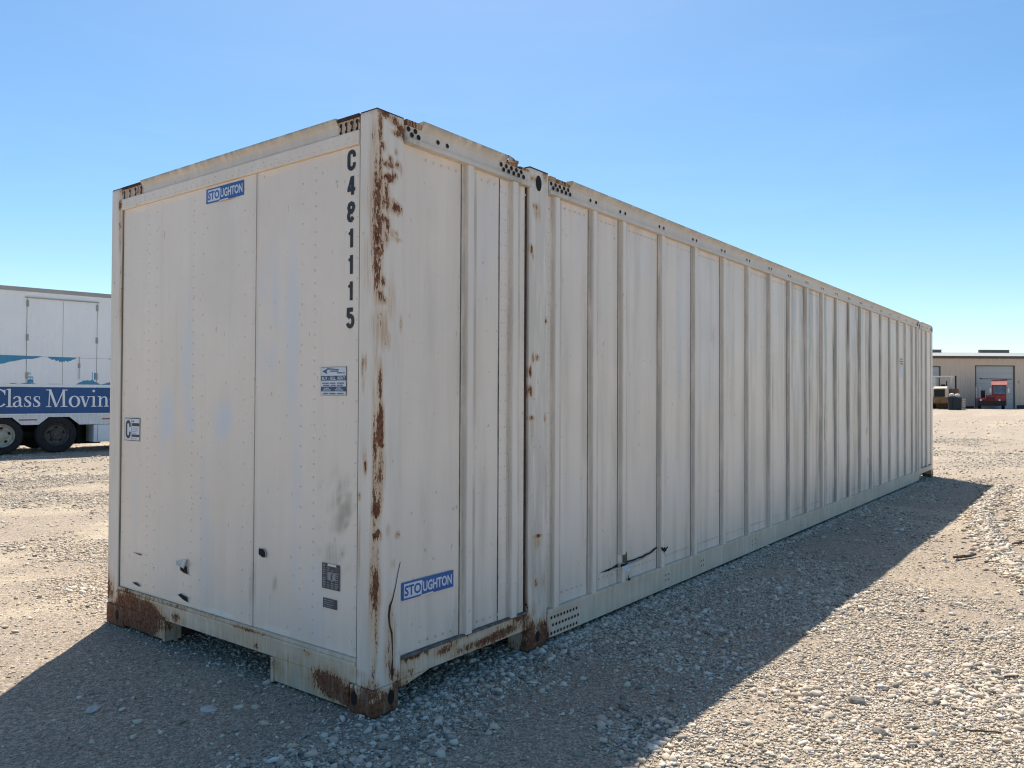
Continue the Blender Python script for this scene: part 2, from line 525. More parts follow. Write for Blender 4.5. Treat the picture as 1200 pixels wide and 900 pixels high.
# ------------------------------------------------------------------ materials
PANEL = worn_paint('panel_paint', (0.815, 0.708, 0.606), (0.765, 0.664, 0.568), .42, streak=.25, wave=.35)
POST = worn_paint('steel_paint', (0.800, 0.712, 0.625), (0.765, 0.680, 0.595), .5)
RAILM = worn_paint('rail_paint', (0.685, 0.605, 0.525), (0.640, 0.563, 0.488), .5, streak=.12)
SILL = worn_paint('sill_paint', (0.760, 0.640, 0.505), (0.700, 0.585, 0.455), .55, streak=.4)
DARK = simple('hole_shade', (0.012, 0.012, 0.012), .9)  # near-black colour standing in for the shade inside holes
CAULK = simple('dark_seam', (0.13, 0.12, 0.105), .8, .5, 20)
UNDER = simple('floor_underside', (0.05, 0.045, 0.04), .9, .3)
RUSTD = simple('dark_rust', (0.06, 0.032, 0.025), .9, .45, 25)
BLUE = simple('decal_blue', (0.020, 0.105, 0.345), .45, .12, 14)
WHITE = simple('decal_white', (0.60, 0.63, 0.70), .5, .06)
NAVY = simple('decal_navy', (0.05, 0.085, 0.15), .5, .15, 20)
BLACK = simple('letter_black', (0.022, 0.025, 0.032), .5, .3, 20)
PLATE = simple('plate_grey', (0.055, 0.065, 0.085), .4, .4, 30)
PLATEL = simple('plate_light', (0.24, 0.25, 0.27), .4, .3, 60)

# ------------------------------------------------------------------ wear lists: (across, height, half width, half height, strength)
WS = [
    (0.055,2.885,0.022,0.025,1),(0.118,2.865,0.029,0.021,1),(0.159,2.839,0.029,0.029,1),(0.136,2.812,0.04,0.017,1),(0.183,2.811,0.024,0.025,1),
    (0.236,2.886,0.054,0.013,0.9),(0.04,2.728,0.014,0.025,1),(0.125,2.721,0.009,0.017,0.9),(0.074,2.646,0.045,0.019,1),(0.091,2.675,0.014,0.021,1),
    (0.137,2.657,0.015,0.021,1),(0.081,2.581,0.04,0.025,1.1),(0.115,2.601,0.023,0.017,1.1),(0.064,2.524,0.017,0.049,1),(0.071,2.459,0.02,0.05,1),
    (0.133,2.442,0.04,0.029,1.1),(0.048,2.463,0.011,0.049,0.9),(0.11,2.475,0.017,0.017,0.8),(0.043,2.379,0.022,0.029,0.95),(0.072,2.36,0.017,0.041,0.95),
    (0.027,2.352,0.017,0.082,0.85),(0.067,2.293,0.017,0.058,0.9),(0.034,2.238,0.017,0.057,0.85),(0.117,2.318,0.034,0.021,0.7),
    (0.141,2.292,0.029,0.013,0.75),(0.025,2.605,0.014,0.245,0.66),(0.023,2.81,0.014,0.082,0.8),(0.046,2.076,0.017,0.033,0.9),
    (0.036,2.001,0.022,0.037,0.9),(0.053,1.986,0.017,0.021,0.95),(0.048,1.871,0.039,0.09,0.62),(0.066,1.811,0.034,0.058,0.62),
    (0.098,1.979,0.034,0.124,0.5),(0.034,1.585,0.011,0.098,1),(0.039,1.413,0.017,0.09,1.25),(0.037,1.34,0.022,0.065,1.25),(0.043,1.291,0.022,0.016,1.2),
    (0.044,1.185,0.022,0.147,0.8),(0.039,1.076,0.017,0.163,0.74),(0.028,1.138,0.008,0.041,1),(0.041,0.86,0.011,0.024,0.8),(0.011,0.574,0.033,0.282,0.5),
    (0.018,0.412,0.016,0.202,0.62),(0.168,1.88,0.009,0.042,0.75),(0.161,2.637,0.009,0.034,0.6),(0.154,0.849,0.017,0.017,0.7),
    (0.091,0.878,0.017,0.033,0.6),(0.127,0.716,0.011,0.025,0.5),(0.113,0.39,0.034,0.165,0.6),(0.103,0.269,0.034,0.123,0.72),(0.121,0.182,0.023,0.049,1),
    (0.161,0.151,0.017,0.058,0.95),(0.138,0.112,0.04,0.021,0.9),(0.06,0.057,0.1,0.057,0.95),(0.1,0,0.09,0.033,1.1),(0.017,0.031,0.044,0.04,1.1),
    (0.15,0.083,0.046,0.075,0.95),(0.772,0.165,0.221,0.028,0.85),(1.001,0.181,0.159,0.029,1.05),(0.884,0.171,0.191,0.024,1),(0.494,0.203,0.093,0.022,0.7),
    (0.365,0.244,0.013,0.035,0.9),(0.242,0.233,0.084,0.059,0.55),(0.213,0.157,0.071,0.034,0.6),(0.663,0.27,0.57,0.014,0.7),(1.164,0.208,0.101,0.04,0.8),
    (1.207,0.133,0.043,0.101,0.95),(1.214,0.384,0.017,0.202,0.95),(1.214,0.283,0.017,0.081,1.3),(1.209,1.043,0.012,0.304,0.7),
    (1.203,1.856,0.012,0.458,0.62),(1.198,2.518,0.013,0.306,0.75),(1.268,0.093,0.052,0.102,0.95),(1.321,0.045,0.124,0.051,1.05),
    (1.402,0.077,0.055,0.083,1.05),(1.338,0.128,0.089,0.041,0.7),(1.293,0.241,0.018,0.062,0.6),(1.247,1.674,0.014,0.036,1.15),
    (1.248,1.561,0.016,0.041,1.15),(1.273,1.757,0.012,0.031,0.9),(1.317,1.764,0.018,0.021,0.9),(1.258,1.397,0.026,0.015,1.1),(1.267,1.32,0.013,0.072,0.6),
    (1.401,1.394,0.009,0.026,1),(1.406,1.994,0.014,0.021,0.8),(1.334,0.681,0.045,0.01,1.1),(1.325,0.646,0.036,0.041,0.6),(1.293,2.68,0.027,0.016,1),
    (1.311,2.652,0.036,0.052,0.6),(1.251,2.414,0.015,0.031,1.1),(1.268,2.375,0.009,0.026,0.8),(1.274,2.842,0.088,0.021,0.7),(1.391,2.884,0.028,0.032,0.7),
    (1.399,0.401,0.018,0.042,0.5),(1.318,0.4,0.018,0.031,0.8),]
WF = [
    (-0.008,0.991,0.023,0.044,1.15),(-0.017,0.98,0.015,0.064,0.95),(-0.009,0.867,0.017,0.028,1.05),(-0.012,0.619,0.029,0.32,0.5),
    (-0.003,0.617,0.009,0.12,0.8),(-0.021,0.332,0.012,0.032,1),(0.088,1.667,0.008,0.058,0.85),(0.071,1.691,0.006,0.037,0.8),
    (0.082,1.589,0.006,0.049,0.62),(0.065,1.188,0.012,0.033,1),(0.071,1.217,0.012,0.073,0.6),(0.063,2.076,0.024,0.082,0.38),(0.076,2.2,0.03,0.124,0.36),
    (0.049,2.485,0.03,0.165,0.4),(0.03,2.318,0.024,0.246,0.5),(0.034,2.729,0.018,0.123,0.45),(0.007,2.397,0.015,0.245,0.72),(0.004,2.152,0.015,0.163,0.7),
    (0.106,1.043,0.009,0.02,1),(0.103,0.805,0.006,0.163,0.6),(0.102,0.194,0.084,0.02,0.5),(0.32,0.113,0.142,0.067,0.98),(0.405,0.128,0.079,0.043,0.7),
    (0.224,0.076,0.188,0.058,0.95),(0.071,0.039,0.107,0.056,1.1),(0.03,0.121,0.071,0.064,0.85),(0.192,-0.015,0.087,0.033,0.9),
    (2.466,0.085,0.137,0.09,1.2),(2.538,0.175,0.058,0.147,0.9),(2.574,0.226,0.035,0.113,1),(2.399,0.13,0.113,0.111,1),(2.244,0.177,0.152,0.087,1.05),
    (2.073,0.162,0.167,0.075,1.1),(2.145,0.101,0.234,0.075,0.9),(1.939,0.153,0.121,0.026,1),(1.888,0.12,0.12,0.042,0.7),(2.306,0.018,0.154,0.055,0.85),
    (1.732,0.179,0.057,0.031,1.05),(1.656,0.172,0.056,0.02,0.7),(2.312,0.266,0.11,0.022,0.8),(2.096,0.261,0.21,0.016,0.7),(1.792,0.256,0.292,0.01,0.62),
    (1.42,0.263,0.354,0.01,0.6),(1.001,0.245,0.158,0.014,0.66),(0.733,0.102,0.044,0.045,0.45),(0.59,0.154,0.14,0.035,0.42),(1,0.185,0.237,0.037,0.42),
    (0.922,0.168,0.031,0.018,0.85),(0.487,0.218,0.027,0.017,0.8),(2.47,2.62,0.017,0.229,0.75),(2.474,2.792,0.023,0.046,1),(2.459,2.164,0.014,0.341,0.6),
    (2.422,0.641,0.014,0.336,0.6),(2.419,2.869,0.068,0.034,0.8),]
def blots(P, L, ax):
    c = np.zeros(len(P))
    for a, z, ra, rz, s in L:
        d = np.sqrt(((P[:, ax]-a)/(ra*1.05+.003))**2+((P[:, 2]-z)/(rz*1.05+.003))**2)
        c = np.maximum(c, .80*s*np.clip(1.45-d, 0, 1))
    return c
def wear_steel(P, rust=0.0, dirt=0.0):
    w = np.zeros((len(P), 3))
    on_side = np.exp(-(np.minimum(np.abs(P[:, 1]), .2)/.05)**4)
    on_front = np.exp(-(np.minimum(np.abs(P[:, 0]), .2)/.05)**4)
    w[:, 0] = np.maximum(blots(P, WS, 0)*on_side, blots(P, WF, 1)*on_front)+rust
    w[:, 1] = dirt
    return w

# ------------------------------------------------------------------ glyphs drawn as ribbons
def ribbon(pts, wid):
    """polyline with a width per point (or one width) -> list of quads in 2D"""
    n = len(pts)
    if not hasattr(wid, '__len__'): wid = [wid]*n
    L, Rr = [], []
    for i in range(n):
        a = Vector(pts[max(0, i-1)]); b = Vector(pts[min(n-1, i+1)])
        d = (b-a).normalized(); nr = Vector((-d.y, d.x)); p = Vector(pts[i])
        if 0 < i < n-1:
            d1 = (p-Vector(pts[i-1])).normalized()
            nr = nr/max(.5, Vector((-d1.y, d1.x)).dot(nr))
        L.append(p+nr*wid[i]/2); Rr.append(p-nr*wid[i]/2)
    return [(L[i], Rr[i], Rr[i+1], L[i+1]) for i in range(n-1)]
def arc(cx, cy, rx, ry, a0, a1, n=10):
    return [(cx+rx*math.cos(rad(a0+(a1-a0)*i/n)), cy+ry*math.sin(rad(a0+(a1-a0)*i/n))) for i in range(n+1)]
def put_glyph(mb, strokes, to3, mat=0, lift0=0.0):
    """strokes: list of quad lists; each stroke sits 0.2 mm above the one before"""
    for i, st in enumerate(strokes):
        vs = []; fs = []
        for qd in st:
            o = len(vs); vs += [to3(p[0], p[1], lift0+.0002*i) for p in qd]; fs.append((o, o+1, o+2, o+3))
        mb.add(vs, fs, mat)
def text_mesh(s, size, offset=0.0):
    cu = bpy.data.curves.new('lettering', 'FONT')
    cu.body = s; cu.size = size; cu.offset = offset; cu.resolution_u = 3
    o = bpy.data.objects.new('lettering', cu)
    COL.objects.link(o)
    bpy.context.view_layer.update()
    me = bpy.data.meshes.new_from_object(o.evaluated_get(bpy.context.evaluated_depsgraph_get()))
    vs = [(v.co.x, v.co.y) for v in me.vertices]; fs = [tuple(p.vertices) for p in me.polygons]
    bpy.data.objects.remove(o); bpy.data.curves.remove(cu); bpy.data.meshes.remove(me)
    return vs, fs
def put_text(mb, s, u0, u1, v0, v1, to3, mat=0, lift=0.0, off=0.02, shear=0.0):
    vs, fs = text_mesh(s, 1.0, off)
    xs = [p[0] for p in vs]; ys = [p[1] for p in vs]
    a, b, c, d = min(xs), max(xs), min(ys), max(ys)
    mb.add([to3(u0+(x-a)/(b-a)*(u1-u0)+shear*(y-c)/(d-c), v0+(y-c)/(d-c)*(v1-v0), lift) for x, y in vs], fs, mat)

# ================================================================== the container
LEN, WID, HGT = 14.63, 2.59, 2.9
box = thing('shipping_container', 'long weathered white steel and aluminium shipping container with rusty corner post standing on gravel', 'container')
T = box
FX = 0.012          # plane of the front sheets
SY = 0.016          # plane of the side sheets

def rivets_col(mb, ax, a, z0, z1, pitch, plane, nrm, mat=0, r=.0062):
    z = z0
    while z < z1:
        p = [0, 0, z]; p[ax] = a+random.uniform(-.001, .001); p[1-ax] = plane
        mb.dome(p, nrm, r, .0035, 6, mat); z += pitch
def rivets_row(mb, ax, a0, a1, z, pitch, plane, nrm, mat=0, r=.0062):
    a = a0
    while a < a1:
        p = [0, 0, z]; p[ax] = a; p[1-ax] = plane
        mb.dome(p, nrm, r, .0035, 6, mat); a += pitch
random.seed(4)

# ---- front wall: two sheets with a dark seam between
def paint_front(P):
    w = np.zeros((len(P), 3)); y, z = P[:, 1], P[:, 2]
    def el(cy, cz, ry, rz, p=2): return np.exp(-(((y-cy)/ry)**2+((z-cz)/rz)**2)**p)
    nz = fbm(y*7, z*3.5, 4)
    b = np.zeros(len(P))
    for cy, cz, ry, rz, s in ((1.88, 1.35, .09, .22, .9), (1.66, 1.75, .06, .35, .75), (1.62, 1.38, .06, .1, .8), (1.25, 1.36, .12, .14, .9), (1.12, 1.15, .05, .1, .6),
                              (.85, 1.95, .1, .35, .7), (.65, 1.85, .06, .5, .7), (.6, 1.0, .05, .6, .4), (1.45, .7, .05, .5, .4), (2.25, 1.0, .05, .5, .25), (.45, .5, .1, .25, .35)):
        b = np.maximum(b, s*el(cy, cz, ry, rz))
    w[:, 2] = b*sstep(nz, .25, .48)*1.1
    g = .55*el(.28, .88, .16, .26, 3)*sstep(fbm(y*14+z*9, z*11, 4), .42, .66)
    g += .8*el(.80-.25*(z-.5), .50, .012, .07)+.35*el(.98-.2*(z-.5), .45, .03, .14)
    g += .14*sstep(z, .6, .25)*nz+.25*sstep(np.abs(y-.97), .012, .0)
    w[:, 1] = g
    return w
fw = MB()
fw.box((FX, .975, .262), (FX+.035, 2.447, 2.752), 0, .002, .03, '+x')
fw.box((FX+.0008, .122, .262), (FX+.035, .969, 2.752), 0, .002, .03, '+x')
for i_, (x_, y_, z_) in enumerate(fw.v):
    if x_ < FX+.002 and .13 < y_ < 2.44 and abs(y_-.972) > .01 and .275 < z_ < 2.74:
        q_ = min(abs(y_-c_) for c_ in (.122, .52, .97, 1.075, 1.545, 2.065, 2.447))
        k_ = min(1.0, max(0.0, q_-.058)/.12)
        fw.v[i_] = (x_+.034*k_*max(0.0, float(fbm(y_*2.1+5, z_*1.3+2, 2)-.42))+.005*k_*float(fbm(y_*6, z_*5+9, 2)), y_, z_)
fw.box((FX+.012, .95, .262), (FX+.03, .99, 2.752), 1)
# faint overlap ridges between riveted sheets
for y0 in (2.065, 1.545, .52):
    pass
for y0, pt in ((2.113, .062), (2.018, .118), (1.596, .066), (1.495, .12), (1.075, .118), (.57, .105), (.466, .066)):
    rivets_col(fw, 1, y0, .32, 2.72, pt, FX, (-1, 0, 0))
rivets_col(fw, 1, 1.0, .32, 2.72, .2, FX, (-1, 0, 0))
rivets_col(fw, 1, 2.42, .32, 2.72, .1, FX, (-1, 0, 0)); rivets_col(fw, 1, .15, .3, 2.72, .1, FX+.0008, (-1, 0, 0))
fw.build('front_wall', [PANEL, CAULK], T, paint_front)

# damage holes in the front wall, each a flat dark patch for the shaded inside, with bent metal
def hole(pts, bent=None):
    m = MB(); n = len(pts)
    cy = sum(q[0] for q in pts)/n; cz = sum(q[1] for q in pts)/n
    m.add([(FX-.004, y, z) for y, z in pts], [tuple(range(n))], 0)
    o = [(FX-.0015, cy+(y-cy)*1.10, cz+(z-cz)*1.16) for y, z in pts]; i = [(FX-.006, cy+(y-cy)*1.02, cz+(z-cz)*1.02) for y, z in pts]
    m.add(o+i, [(k, (k+1) % n, n+(k+1) % n, n+k) for k in range(n)], 1)
    if bent:
        m.add([(FX-.006, *bent[0]), (FX-.009, *bent[1]), (FX-.034, *bent[2]), (FX-.024, *bent[3])], [(0, 1, 2, 3)], 1)
    m.build('puncture_hole', [DARK, PANEL], T, lambda P: np.stack([0*P[:, 0], .5+0*P[:, 0], 0*P[:, 0]], 1))
hole([(1.70, .505), (1.625, .498), (1.615, .455), (1.66, .458), (1.70, .470)], ((1.745, .520), (1.625, .545), (1.612, .495), (1.71, .503)))
hole([(1.725, .318), (1.69, .330), (1.615, .318), (1.61, .290), (1.66, .296)])
hole([(.915, .695), (.872, .695), (.855, .680), (.855, .655), (.885, .652), (.915, .664)])
hole([(2.26, .506), (2.17, .506), (2.165, .498), (2.20, .501)])
hole([(2.27, .314), (2.22, .318), (2.175, .306), (2.18, .298), (2.24, .305)])

# ---- header above the front wall
hd = MB()
hd.box((-.004, .126, 2.752), (FX+.04, 2.444, 2.822), 0, .004, .06)
rivets_row(hd, 1, .2, 2.42, 2.79, .115, -.004, (-1, 0, 0)); rivets_row(hd, 1, .16, 2.42, 2.768, .06, -.004, (-1, 0, 0), r=.005)
hd.build('front_header', [PANEL], T, lambda P: np.stack([0*P[:, 0], .15*fbm(P[:, 1]*4, P[:, 2]*30), 0*P[:, 0]], 1))
fr = MB()
prof = [(-.002, 2.822), (.008, 2.828), (.006, 2.868), (-.012, 2.893), (-.014, 2.905), (.05, 2.905), (.05, 2.822)]
fr.prism(prof, 1, .285, 2.19, 0, .06)
fr.build('front_top_rail', [RAILM], T, lambda P: np.stack([.12*fbm(P[:, 1]*3, P[:, 2]*9), .25*fbm(P[:, 1]*6, P[:, 2]*40)+.25*sstep(P[:, 2], 2.87, 2.89)+.4*sstep(P[:, 2], 2.898, 2.905), 0*P[:, 0]], 1))
for y0, y1 in ((.125, .285), (2.19, 2.448)):
    b = MB()
    b.box((.004, y0, 2.824), (.05, y1, 2.888), 0, .002, .02)
    b.box((-.004, y0, 2.886), (.05, y1, 2.903), 1, .003)
    n = 3
    for i in range(n+1):
        for zz in (2.868, 2.832):
            b.disc((.003, y0+.02+(y1-y0-.04)*i/n, zz), (-1, 0, 0), .011 if zz > 2.85 else .009, 8, 2)
        b.box((.0022, y0+.012+(y1-y0-.04)*i/n, 2.84), (.004, y0+.02+(y1-y0-.04)*i/n, 2.875), 1)
    b.build('rail_bracket', [RAILM, RUSTD, DARK], T, lambda P: np.stack([.35+.4*fbm(P[:, 1]*14, P[:, 2]*20), .4+0*P[:, 0], 0*P[:, 0]], 1))

# ---- corner posts
def post(lo, hi, name='corner_post'):
    m = MB(); m.box(lo, hi, 0, .008, .012)
    m.box((lo[0]+.003, lo[1]+.003, hi[2]-.004), (hi[0]-.003, hi[1]-.003, hi[2]+.004), 1)
    def pt(P):
        w = wear_steel(P)
        w[:, 0] += .34*sstep(P[:, 2], 2.86, 2.905)+.10*fbm(P[:, 1]*20+P[:, 0]*20, P[:, 2]*3)
        edge = np.exp(-((P[:, 0]+P[:, 1]-.012)/.022)**2)*(P[:, 0] < .1)*(P[:, 1] < .1)
        w[:, 0] += edge*(.10+.26*fbm(P[:, 2]*5, P[:, 2]*0+3, 3))*sstep(P[:, 2], .15, .5)
        run = np.exp(-((P[:, 0]-.010)/.016)**2)*(P[:, 1] < .02)+np.exp(-((P[:, 1]-.006)/.008)**2)*(P[:, 0] < .01)
        w[:, 0] = np.maximum(w[:, 0], .46*run*sstep(P[:, 2], 2.0, 1.3)*(.6+.6*fbm(P[:, 2]*3, P[:, 0]*40, 3)))
        run2 = np.exp(-((P[:, 0]-.122)/.016)**2)*sstep(P[:, 2], .56, .40)*(P[:, 1] < .02)
        w[:, 0] = np.maximum(w[:, 0], .50*run2)
        w[:, 1] = .22*fbm(P[:, 0]*30+P[:, 1]*30, P[:, 2]*4)
        return w
    return m.build(name, [POST, RUSTD], T, pt)
post((0, 0, .135), (.183, .120, 2.9))
post((0, 2.45, .14), (.17, 2.59, 2.9))
for y0, y1 in ((0, .12), (2.47, 2.59)):
    m = MB(); m.box((14.47, y0, .14), (LEN, y1, 2.9), 0, .008, .05)
    m.box((14.468, y0-.001, 2.80), (LEN+.001, y1, 2.902), 1, .002)
    def ptr(P):
        w = np.zeros((len(P), 3)); w[:, 0] = .75*np.exp(-((P[:, 0]-14.50)/.03)**2)*sstep(fbm(P[:, 0]*9, P[:, 2]*4, 3), .40, .6)+.35*sstep(P[:, 2], 2.6, 2.9)
        return w
    m.build('corner_post', [POST, RUSTD], T, ptr)
# dark joints between posts and front wall
for y0, rr in ((.1215, .25), (2.4475, .6)):
    m = MB(); m.box((FX-.006, y0-.005, .262), (FX+.01, y0+.005, 2.75), 0, 0, .05)
    m.build('post_joint', [worn_paint('joint_%d' % int(y0*10), (.07, .06, .05), (.2, .17, .14), .8)], T, lambda P, q=rr: np.stack([q*fbm(P[:, 1]*3, P[:, 2]*6), .5+0*P[:, 0], 0*P[:, 0]], 1))

# ---- corner castings: rounded block with dark oval discs painting the shade inside its holes
def casting(lo, hi, fy=None, sx=None, mat=POST):
    m = MB(); m.box(lo, hi, 0, .012, .012)
    if fy is not None: m.disc((lo[0]-.0025, fy, .076), (-1, 0, 0), .034, 14, 1, .62)
    if sx is not None: m.disc((sx, lo[1]-.0025, .076), (0, -1, 0), .034, 14, 1, .62)
    def pt(P):
        w = wear_steel(P)
        w[:, 0] += .36*sstep(P[:, 2], .085, .03)+.24+.30*(P[:, 0] > 13)
        w[:, 1] = .35+.35*(P[:, 0] > 13)
        return w
    return m.build('corner_casting', [mat, DARK], T, pt)
casting((-.004, -.004, .0), (.166, .166, .137), .128, .112)
casting((-.004, 2.36, .0), (.16, 2.597, .14), 2.443, None)
casting((14.46, -.004, .0), (LEN+.004, .16, .14), None, 14.55)
casting((14.46, 2.43, .0), (LEN+.004, 2.594, .14), None, None)
for x0 in (1.228, 13.20):
    casting((x0, -.004, .0), (x0+.205, .15, .132), None, x0+.10)
    casting((x0, 2.44, .0), (x0+.205, 2.594, .132), None, None)

# ---- front sill with the gooseneck tunnel cut out below it
def paint_sill(P):
    w = wear_steel(P)
    w[:, 1] = .25+.5*fbm(P[:, 1]*9, P[:, 2]*20)*sstep(P[:, 2], .25, .05)
    w[:, 0] += .42*fbm(P[:, 1]*5, P[:, 2]*16)*sstep(P[:, 2], .18, .05)+.16*fbm(P[:, 1]*9+4, P[:, 2]*12)+.62*fbm(P[:, 1]*6+1, P[:, 2]*3)**1.5*np.exp(-((P[:, 2]-.243)/.010)**2)*(P[:, 1] > .6)
    w[:, 0] += .30*sstep(P[:, 1], 1.75, 2.1)*sstep(P[:, 2], .25, .2)
    return w
s = MB()
s.box((-.001, .121, .142), (.10, 2.449, .226), 0, .003, .018)
s.box((-.010, .122, .226), (.10, 2.448, .243), 0, .003, .018)
s.box((-.003, .122, .243), (.08, 2.448, .2615), 0, .002, .018)
rivets_row(s, 1, .16, 2.43, .252, .052, -.003, (-1, 0, 0))
s.box((-.0005, 1.862, .022), (.08, 2.358, .1415), 0, .003, .018)
s.box((-.0005, .172, .016), (.08, .756, .1415), 0, .003, .018)
s.box((-.012, 1.838, .016), (.10, 1.862, .1412), 0, .003, .018)
s.box((-.010, .756, .012), (.10, .780, .1412), 0, .003, .018)
s.build('front_sill', [SILL], T, paint_sill)
u = MB()
u.box((.10, .12, .19), (14.5, 2.47, .26), 0)
for i in range(46):
    x0 = .6+i*.305
    u.box((x0, .1, .125 if x0 < 3.6 else .06), (x0+.05, 2.49, .19), 0)
for y0 in (.766, 1.85):
    u.box((.10, y0, .03), (3.4, y0+.015, .19), 0)
u.box((.10, .78, .135), (3.4, 1.85, .142), 0)
u.build('floor_frame', [UNDER], T)

# ---- side wall
RIBS = [.632, 1.035, 1.475, 1.929] + [2.331+.6097*i for i in range(16)] + [12.05, 12.62, 13.02, 13.50, 13.95]
SEG = [(.184, 1.222), (1.436, 13.19), (13.41, 14.468)]
def paint_side(P):
    w = np.zeros((len(P), 3)); x, z = P[:, 0], P[:, 2]
    near = np.full(len(P), 9.0)
    for r in RIBS: near = np.where(np.abs(x-r) < np.abs(near), x-r, near)
    dirty = .14+.80*np.exp(-((x-8.0)/2.2)**2)
    g = dirty*np.exp(-(np.minimum(np.abs(near+.02), np.abs(near-.13))/.045)**2)*sstep(fbm(x*5, z*1.1, 3), .35, .65)
    g += .52*dirty*sstep(fbm(x*11+3, z*.45, 4), .46, .66)+.16*sstep(fbm(x*16+31, z*.6+4, 4), .52, .72)
    g += .85*np.exp(-((x-1.585)/.022)**2)*sstep(z, 2.55, 2.2)*sstep(z, 1.2, 1.7)*(.5+.5*fbm(x*40, z*2))
    g += .10*sstep(z, .7, .25)
    w[:, 1] = g
    w[:, 2] = .5*np.exp(-(np.abs(z-2.0)/.4)**4)*np.exp(-((x-3.35)/.07)**2)*(x < 5)+.25*sstep(fbm(x*2.2+9, z*1.2+2, 3), .58, .7)
    # old scars and scuffs
    for cx, cz, rx, rz, s_ in ((4.0, 2.05, .05, .1, .4), (2.46, 1.15, .015, .25, .5), (8.9, .8, .03, .4, .6), (3.72, 1.05, .05, .3, .3), (9.55, .62, .02, .04, 1.3), (9.5, 1.05, .015, .05, 1.0)):
        w[:, 1] = np.maximum(w[:, 1], s_*np.exp(-(((x-cx)/rx)**2+((z-cz)/rz)**2)))
    return w
for a, b in SEG:
    m = MB()
    edges = [a]+[r for r in RIBS if a < r < b]+[b]
    for e0, e1 in zip(edges[:-1], edges[1:]):
        nxg = max(2, int((e1-e0)/.05)); nzg = 54
        amp = random.uniform(-.009, .008) if e0 > 2.9 else random.uniform(-.002, .006); tilt = random.uniform(-.003, .003)
        vs = []; fs = []
        for i in range(nxg+1):
            for j in range(nzg+1):
                fx, fz = i/nxg, j/nzg
                bul = amp*math.sin(PI*fx)*(.4+.6*math.sin(PI*fz)) + .0016*math.sin(PI*fx)*math.sin(fz*17+e0*9)
                vs.append((e0+(e1-e0)*fx, SY+bul+tilt*(fz-.5)*math.sin(PI*fx), .20+2.60*fz))
        for i in range(nxg):
            for j in range(nzg):
                q0 = i*(nzg+1)+j
                fs.append((q0, q0+nzg+1, q0+nzg+2, q0+1))
        m.add(vs, fs, 0)
        x = e0+.15
        while x < e1-.03:
            m.dome((x, SY-.0035, .285), (0, -1, 0), .0075, .004, 6, 0)
            m.dome((x+.02, SY-.0035, 2.735), (0, -1, 0), .0075, .004, 6, 0); x += .058
    m.box((a, SY+.02, .2), (b, SY+.05, 2.8), 0, 0, 1.0)
    if a < 1:
        for xx in (.985, 1.02, 1.19): rivets_col(m, 0, xx, .3, 2.75, .075, SY-.003, (0, -1, 0), 0, .0065)
        m.box((.966, SY-.003, .22), (1.205, SY+.004, 2.78), 0, .001, .05)
        m.box((.960, SY-.002, .22), (.966, SY+.004, 2.78), 1)
        m.box((1.208, SY-.006, .22), (1.222, SY+.004, 2.78), 2, 0, .05)
    elif a < 5:
        m.box((1.436, SY-.004, .22), (1.476, SY+.004, 2.78), 0, .001, .05)
        rivets_col(m, 0, 1.457, .3, 2.75, .075, SY-.004, (0, -1, 0), 0, .0065)
    o = m.build('side_wall', [PANEL, CAULK, RUSTD], T, paint_side, recalc=True)

def paint_rib(P):
    w = np.zeros((len(P), 3)); x, y, z = P[:, 0], P[:, 1], P[:, 2]
    deep = sstep(y, -.0115, -.008)                   # grime plus shade painted into the flanks, the outer face kept lighter
    amt = .24+.75*fbm(np.round(x/.3)*3.7, z*.35+np.round(x/.3), 3)**1.4*(.35+.65*np.exp(-((x-8.2)/3.2)**2))
    w[:, 1] = deep*amt+.12*fbm(x*30, z*2)
    w[:, 2] = .12*(1-deep)
    return w
for i, r in enumerate(RIBS):
    m = MB()
    z0, z1 = (.245 if (r < 1.2 or r > 13.4) else .212), 2.782
    w_ = .050
    pr = [(r, SY+.002), (r, SY-.003), (r+.020, SY-.004), (r+.026, SY-.026), (r+.031, SY-.029), (r+.026+w_-.006, SY-.029),
          (r+.026+w_, SY-.026), (r+.046+w_, SY-.005), (r+.075+w_, SY-.004), (r+.075+w_, SY+.002)]
    if abs(r-2.331) < .01:
        m.prism(pr, 2, z0, .318, 0, .05); m.prism(pr, 2, .405, z1, 0, .05)
    else:
        m.prism(pr, 2, z0, z1, 0, .05)
    m.box((r-.006, SY-.0022, z0), (r-.0005, SY+.004, z1), 1)
    zz = z0+.05
    while zz < z1-.03 and r < 6:
        m.dome((r+.013, SY-.0045, zz), (0, -1, 0), .005, .003, 5, 0); zz += .1
    m.build('side_rib', [PANEL, CAULK], T, paint_rib)

# ---- intermediate stacking posts
for x0, x1 in ((1.232, 1.430), (13.205, 13.405)):
    m = MB(); m.box((x0, -.004, .13), (x1, .10, 2.905), 0, .006, .012)
    m.box((x0+.004, -.002, 2.899), (x1-.004, .12, 2.912), 1)
    m.disc((x0+.09, -.0065, 2.826), (0, -1, 0), .048, 16, 2, .62)
    def ptm(P):
        w = wear_steel(P)
        w[:, 0] += .12*fbm(P[:, 0]*22, P[:, 2]*3)+.32*sstep(P[:, 2], .33, .14)*fbm(P[:, 0]*50, P[:, 2]*5)+.3*sstep(P[:, 2], 2.87, 2.905)
        w[:, 1] = .25+.3*fbm(P[:, 0]*40, P[:, 2]*2, 3)*sstep(P[:, 2], 2.0, .4)
        return w
    m.build('stacking_post', [POST, RUSTD, DARK], T, ptm)

